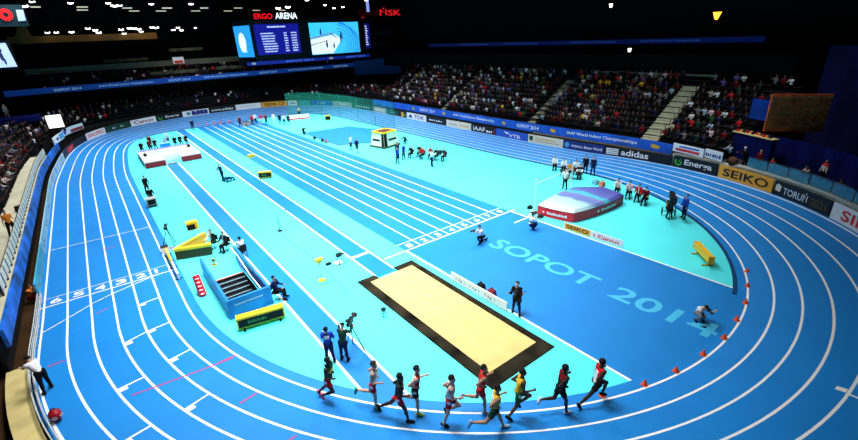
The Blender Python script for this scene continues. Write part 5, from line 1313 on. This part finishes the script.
for (x, y, a, l) in ((9.0,-4.6,'black','black, next to the men in blue'), (9.9,-5.0,'dkgreen','dark green, second of the row'), (9.6,-6.0,'red','bright red, left of two'), (10.2,-6.7,'red','bright red, right of two'), (10.3,-7.6,'black','black, right of the red pair'), (10.8,-8.3,'dkred','dark red top, at the right end')):
    seated('seated athlete by the white box stand, '+l, (x, y), -160, a, 'black', res=.034)
person('camera operator in white and navy beside the far tripod camera', (8.35, -9.3, .004), -10, CAMH, 'fair', 'black', 'white', 'navy', 'black', 'long', 'long', .03)
video_camera('black tripod camera right of the seated athletes in red', (9.0, -9.8, .004), -15, 1.3, 1.2)
# throwing sector beyond: white low board, yellow box, net
A, B = Vector((8.9, 32.3, .004)), Vector((12.2, 30.9, .004)); d = B-A
t = thing('stop_board', 'long low white board with a red lower edge at the far end', 'board', A, math.atan2(d.y, d.x)); m = MB(); m.box((d.length/2, 0, .5), (d.length, .3, .6)); m.build('panel', WHT, t); m = MB(); m.box((d.length/2, -.02, .12), (d.length, .32, .22)); m.build('lower_edge', RED, t)
person('person with bare arms and dark trousers standing behind the far white board', (11.6, 34.4, .004), -100, STAND, 'tan', 'black', 'beige', 'black', 'black', 'none', 'long', .034)
display('small yellow box at the far right of the throwing sector', (13.6, 26.4, .004), -.5, .9, .1, .8, .5, False, 'distance_display')
net = bpy.data.materials.new('green net'); net.use_nodes = True; nt = net.node_tree; nb_ = nt.nodes['Principled BSDF']; nb_.inputs['Base Color'].default_value = (.01,.30,.20,1); nb_.inputs['Roughness'].default_value = .8; nb_.inputs['Alpha'].default_value = .34
t = thing('safety_net', 'tall translucent green safety net along the far right inside edge', 'net', (17, 18, 0))
tb = Vector((17, 18, 0)); ns = [184.6-.9*k for k in range(34)]
m = MB(); vs = []
for s in ns:
    x, y, nx, ny = oval(s, -.9); vs += [Vector((x, y, .06))-tb, Vector((x, y, 4.0))-tb, Vector((x+nx*.03, y+ny*.03, 4.0))-tb, Vector((x+nx*.03, y+ny*.03, .06))-tb]
n_ = len(ns)
m.add(vs, [(4*i, 4*i+1, 4*i+5, 4*i+4) for i in range(n_-1)]); m.build('mesh_panel', net, t)
for k in range(0, n_, 6):
    x, y, nx, ny = oval(ns[k], -.86); m = MB(); m.tube(Vector((x, y, .004))-tb, Vector((x, y, 4.1))-tb, .035, n=6); m.build('post', mat('green post', (.02,.14,.12), .5), t)
# people at the rim
person('person in white shirt and black trousers leaning over the left rail', tp(73.9, 5.9, .004), 118, dict(lean=38, bend=14, lth=-4, rth=10, lkn=4, rkn=4, spread=6, lsh=50, rsh=45, lel=30, rel=30, head=-20), 'fair', 'black', 'white', 'black', 'black', 'short', 'long', .022, anchor='mid')
t = thing('kit_bag', 'dark red bag with white rings standing on the outer lane line at lower left', 'bag', tp(72.1, 5.95, .004), .5); m = MB(); m.ball((0, 0, .36), .36, 14, sc=(.85, 1.15, 1)); m.build('body', mat('wine red vinyl', (.36,.008,.02), .45), t, smooth=True); m = MB()
for a in (-.5, .25, 1.1, 2.2): ell_into(m, lambda u, v: (.33*math.cos(a)+u*math.sin(a), -.42*math.sin(a)-.02+u*math.cos(a), v), 0, .42, .11, .11, a0=0, a1=2*PI, r_in=.55); 
m.build('ring_print', CL['white'], t); m = MB(); m.path([(-.12,0,.7),(-.05,0,.85),(.05,0,.85),(.12,0,.7)], .025); m.build('handle', BLACKM, t); t.scale = (.64, .64, .64)
o, _ = person('person in a tan top crouching in the dark gap behind the left boards', (-23.78, -13.6, -.298), -20, dict(SQUAT, lean=6), 'tan', 'brown', 'orange', 'dkred', 'black', 'short', 'long', .028, anchor='mid', scale=1.0)
a = (-24.38, -7.8); person('steward in an orange vest and black trousers on the cream walkway', (a[0], a[1], 2.004), -60, dict(STAND, lth=8, rth=-8, lsh=25, rsh=-10, lel=60, spread=7), 'fair', 'black', 'orange', 'black', 'black', 'short', 'long', .024, anchor='mid')
a = (-24.6, -1.5); t = thing('kit_bag', 'small black and tan bag at the foot of the left stand', 'bag', (a[0], a[1], 2.004)); m = MB(); m.box((0, 0, .2), (.4, .5, .4), taper=.8); m.build('body', BLACKM, t); m = MB(); m.box((0, 0, .42), (.2, .3, .06)); m.build('flap', CL['beige'], t)
# people behind the glass balustrade
def balc(x, y, label, top, bottom, pose=STAND, **k):
    person(label, (x, y, 1.454), math.degrees(math.atan2(-21-y, -x)), pose, k.pop('skin', 'fair'), 'black', top, bottom, 'black', k.pop('sleeve', 'long'), 'long', .03, **k)
LEAN = dict(STAND, lean=22, lsh=60, rsh=60, lel=40, rel=40)
balc(23.2, -32.2, 'person in black with a white cap at the glass balustrade', 'black', 'black', LEAN, cap='white'); balc(22.7, -33.3, 'person in dark red behind the left end of the glass balustrade', 'dkred', 'black', STAND)
balc(23.7, -30.9, 'person in pale blue leaning at the left end of the balustrade', 'paleblue', 'black', LEAN)
balc(21.85, -34.5, 'small person in red looking over the glass balustrade', 'red', 'navy', dict(STAND, lean=14), scale=.85)
balc(20.2, -37.0, 'person in a pinkish white shirt leaning on the glass balustrade', 'pinkish', 'white', LEAN, sleeve='short')
balc(18.2, -39.3, 'bare armed person in black leaning on the glass balustrade', 'black', 'black', LEAN, sleeve='none', skin='tan'); balc(17.2, -40.3, 'person in navy holding a phone at the right end of the balustrade', 'navy', 'navy', CAMH)
balc(22.4, -37.4, 'person in a red and white top standing in the dark at the far right', 'white', 'black', STAND, panel=('red', lambda f, y, u: u > .03))
a = oval(223.1, 6.68); t = thing('covered_camera', 'brown cover over a camera on the wall at the start of the right bend', 'camera', (a[0], a[1], rise(223.1, 6*TW+.22)+1.19), .6); m = MB(); m.ball((0, 0, .35), .4, 10, sc=(1.2, .9, .75)); m.build('cover', mat('brown cloth', (.10,.035,.012), .8), t); m = MB(); m.box((0, 0, .04), (.6, .5, .1)); m.build('base', BLKMET, t)
person('person in pale clothes on the dark gallery at the far left edge', (-27.4, 37.2, 4.9), -60, STAND, 'fair', 'fair', 'grey', 'grey', 'black', 'long', 'long', .034)
g = MB(); g.box((-28, 37.5, 4.6), (8, 3.5, .6)); g.build('floor_gallery', NAVYCURT, kind='structure')
# ------------------------------------------------------------------ spectators
CAMP = Vector((-18.515, -44.0986, 12.6787)); YAW, PIT, ROL, FPX = .6424, -.4026, -.0471, 433.4023
fwd = Vector((math.sin(YAW)*math.cos(PIT), math.cos(YAW)*math.cos(PIT), math.sin(PIT)))
rgt = Vector((math.cos(YAW), -math.sin(YAW), 0)); upv = rgt.cross(fwd)
cr, sr = math.cos(ROL), math.sin(ROL)
rgt, upv = rgt*cr+upv*sr, upv*cr-rgt*sr
def px(p):
    d = Vector(p)-CAMP; z = d.dot(fwd)
    return (429+FPX*d.dot(rgt)/z, 220-FPX*d.dot(upv)/z, z) if z > .5 else (-9e3, -9e3, z)
poses = [dict(SIT, lean=6), dict(SIT, lean=18, lsh=40, rsh=40, lel=60, rel=60), dict(SIT, lean=2, turn=30, lsh=10, rsh=70, lel=20, rel=90)]
crowd_geo = []
for P_ in poses:
    B, LM = skeleton(P_); V, Q = sdf_mesh(B, .052, .035); V = V.copy(); V[:, 2] += .10
    C = V[Q].mean(1); B2 = [(a+[0,0,.10], b+[0,0,.10], ra, rb, z) for a, b, ra, rb, z in B]; Z = zones(C, B2)
    cra = LM['cra']+np.array([0,0,.10])
    mi = np.zeros(len(Q), int); mi[np.isin(Z, ['torso','belly','sleeve','uarm','farm'])] = 1; mi[np.isin(Z, ['pelvis','thigh','thigh2','shank','foot'])] = 2
    hd = np.isin(Z, ['head']) & (((C-cra)@LM['hup'] > .03) | ((C-cra)@LM['hf'] < -.02)); mi[hd] = 3
    crowd_geo.append((V, Q, mi))
TOPS = [('black', 62), ('dkred', 10), ('white', 9), ('red', 3), ('navy', 14), ('purple', 5), ('grey', 8), ('green', 1.5), ('yellow', .7), ('pinkish', 3), ('dkgreen', 4), ('paleblue', 3), ('beige', 3)]
NICE = dict(black='black', dkred='dark red', white='white', red='bright red', navy='navy blue', purple='purple', grey='grey', green='green', yellow='yellow', pinkish='pink', dkgreen='dark green', paleblue='pale blue', beige='beige')
def pick():
    k = rnd.uniform(0, sum(w for _, w in TOPS))
    for n, w in TOPS:
        k -= w
        if k <= 0: return n
    return 'black'
_cm = {}
def crowd_mesh(pi, top):
    if (pi, top) in _cm: return _cm[(pi, top)]
    V, Q, mi = crowd_geo[pi]
    me = bpy.data.meshes.new('spectator'); me.from_pydata(V.tolist(), [], Q.tolist())
    for m_ in (SK['crowd'], CL[top], CL['black'], HAIR['black']): me.materials.append(m_)
    me.polygons.foreach_set('material_index', mi.tolist()); me.polygons.foreach_set('use_smooth', [True]*len(Q)); me.update()
    _cm[(pi, top)] = me; return me
seats = []
def fill(stand, s0, s1, off0, z0, depth, rise_, rows, occ, step=.52, colour=None):
    for k in range(rows):
        o = off0+k*depth+.38; n = int((s1-s0)*(1+o/TR*.4)/step)
        ring = []
        for i in range(n):
            s = s0+(s1-s0)*(i+.5)/n; x, y, nx, ny = oval(s, o)
            if stand == 'right' and any(abs(y-a) < b/2+.28 for a, b, _ in stairs): continue
            if rnd.random() > (occ(s, k) if callable(occ) else occ): continue
            z = z0+k*rise_
            p = px((x, y, z+.5))
            if p[0] < -6 or p[0] > 864 or p[1] < -6 or p[1] > 450: continue
            seats.append((p[2], stand, k, x, y, z, math.atan2(-ny, -nx)+rnd.uniform(-.3, .3), s))
fill('right', TT-26, TT+26.9, RO, RZ, RD, RR, 11, lambda s, k: (.92 if k < 7 else .55)*(.9 if s > TT+22 else 1))
fill('left', 79, 124, 8.4, 2.0, .8, .36, 12, lambda s, k: .9)
fill('far', 124, 150, 8.2, 2.2, .8, .36, 5, lambda s, k: .8 if s < 136 else .3)
fill('far', 150, 171, 8.2, 2.2, .8, .36, 4, .5)
for k in range(6):      # upper tier above the far blue fascia
    for i in range(100):
        x = -24+.52*i
        if rnd.random() < .34: seats.append((90., 'upper', k, x, 50.7+.8*k, 6.8+.36*k, -PI/2+rnd.uniform(-.3, .3), 0))
seats.sort(key=lambda q: q[0])
front = seats[:296]; rest = seats[296:]
ROWN = ['front row', 'second row', 'third row', 'fourth row', 'fifth row', 'sixth row', 'seventh row', 'eighth row', 'ninth row', 'tenth row', 'eleventh row', 'twelfth row', 'top row']
def where(stand, k, y, s):
    if stand == 'left':
        b = 'beyond lit panel' if y > 32 else ('beside cream walkway' if y < 8 else 'this side of lit panel')
        return '%s of left stand, %s' % (ROWN[k], b)
    if stand == 'right':
        b = 'right of widest stairway' if y < -23.2 else ('between widest and middle stairways' if y < -8.25 else 'left of middle stairway')
        return '%s of right stand, %s' % (ROWN[k], b)
    return '%s of far stand behind the boards' % ROWN[k]
protos = {}
for d_, stand, k, x, y, z, a, s in front:
    top = pick(); pi = rnd.randrange(3)
    if stand == 'right' and k == 8 and -20 < y < -9 and rnd.random() < .35: top = 'yellow'
    key = (pi, top)
    if key not in protos:
        o = bpy.data.objects.new('spectator', crowd_mesh(pi, top)); protos[key] = o
    else: o = protos[key].copy()
    COL.objects.link(o); o.location = (x, y, z+.34); o.rotation_euler = (0, 0, a)
    w = where(stand, k, y, s)
    tag(o, 'spectator in %s top, %s' % (NICE[top], w), 'spectator', 'spectators in %s tops %s' % (NICE[top], w))
# the rest of the crowd, too small and too many to tell apart
keys = sorted({n for n, _ in TOPS}); mlist = [SK['crowd'], CL['black'], HAIR['black']]+[CL[n] for n in keys]
B, LM = skeleton(poses[0]); lowres = []
for pi in range(2):
    B, LM = skeleton(poses[pi]); V, Q = sdf_mesh(B, .10, .05); V = V.copy(); V[:, 2] += .10
    C = V[Q].mean(1); Z = zones(C, [(a+[0,0,.10], b+[0,0,.10], ra, rb, z) for a, b, ra, rb, z in B])
    mi = np.zeros(len(Q), int); mi[np.isin(Z, ['torso','belly','sleeve','uarm','farm'])] = 9; mi[np.isin(Z, ['pelvis','thigh','thigh2','shank','foot'])] = 1; mi[np.isin(Z, ['head']) & ((C[:, 2] > .80))] = 2
    lowres.append((V, Q, mi))
AV, AQ, AM = [], [], []; o_ = 0
for d_, stand, k, x, y, z, a, s in rest:
    V, Q, mi = lowres[rnd.randrange(2)]; top = pick()
    if stand == 'right' and k == 8 and -20 < y < -9 and rnd.random() < .5: top = 'yellow'
    c, q = math.cos(a), math.sin(a)
    W = np.stack([V[:, 0]*c-V[:, 1]*q+x, V[:, 0]*q+V[:, 1]*c+y, V[:, 2]+z+.34], 1)
    m_ = mi.copy(); m_[m_ == 9] = 3+keys.index(top)
    AV.append(W); AQ.append(Q+o_); AM.append(m_); o_ += len(V)
AV = np.concatenate(AV); AQ = np.concatenate(AQ); AM = np.concatenate(AM)
me = bpy.data.meshes.new('distant_crowd'); me.from_pydata(AV.tolist(), [], AQ.tolist())
for m_ in mlist: me.materials.append(m_)
me.polygons.foreach_set('material_index', AM.tolist()); me.update()
o = bpy.data.objects.new('distant_crowd', me); COL.objects.link(o); o['kind'] = 'stuff'
tag(o, 'distant crowd filling the farther rows of the dark stands', 'crowd')
print('spectators', len(front), len(rest))

# ------------------------------------------------------------------ light, world, camera
w = bpy.data.worlds.new('hall'); bpy.context.scene.world = w; w.use_nodes = True
w.node_tree.nodes['Background'].inputs['Color'].default_value = (.02, .03, .05, 1); w.node_tree.nodes['Background'].inputs['Strength'].default_value = .05
def area(name, loc, target, size, power, spread=100, col=(1, .98, .95), sy=None):
    l = bpy.data.lights.new(name, 'AREA'); l.shape = 'RECTANGLE'; l.size = size; l.size_y = sy or size; l.energy = power; l.spread = D(spread); l.color = col
    o = bpy.data.objects.new(name, l); COL.objects.link(o); o.location = loc
    o.rotation_euler = (Vector(target)-Vector(loc)).to_track_quat('-Z', 'Y').to_euler(); return o
for x, y, p in [(-13, -17, 1.05), (-13, 6, 1.), (-12, 28, 1.), (3, -20, .85), (4, 2, 1.), (4, 26, 1.), (14, -12, .5), (19, -24, .34), (16, 8, .8), (16, 26, .9), (-11, -30, .75)]:
    area('roof_lamp', (x, y, 22), (x*.9, y, 0), 7, 3250*p, 105)
for y in (-18, 2, 20): area('stand_fill', (24, y, 21), (30, y, 4), 4, 150, 90)
area('stand_fill', (22, -26, 20), (26.5, -34, 4.5), 4, 240, 80)  # added light without a fixture, brightens the rust red board
area('stand_fill', (0, 43, 21), (0, 52, 8), 5, 420, 80)  # added weak light so the crowd of the far upper tier shows
for y in (-4, 16, 30): area('stand_fill', (-22, y, 20), (-29, y+2, 3), 4, 480, 90)
sc = bpy.context.scene
cam = bpy.data.cameras.new('camera'); cam.sensor_width = 36; cam.sensor_fit = 'HORIZONTAL'; cam.lens = FPX/858*36; cam.clip_end = 500
co = bpy.data.objects.new('camera', cam); COL.objects.link(co)
M = Matrix.Identity(4)
for i in range(3): M[i][0] = rgt[i]; M[i][1] = upv[i]; M[i][2] = -fwd[i]; M[i][3] = CAMP[i]
co.matrix_world = M; sc.camera = co
sc.view_settings.view_transform = 'Standard'; sc.view_settings.look = 'None'; sc.view_settings.exposure = 0.; sc.view_settings.gamma = 1.
sc.view_settings.use_curve_mapping = False
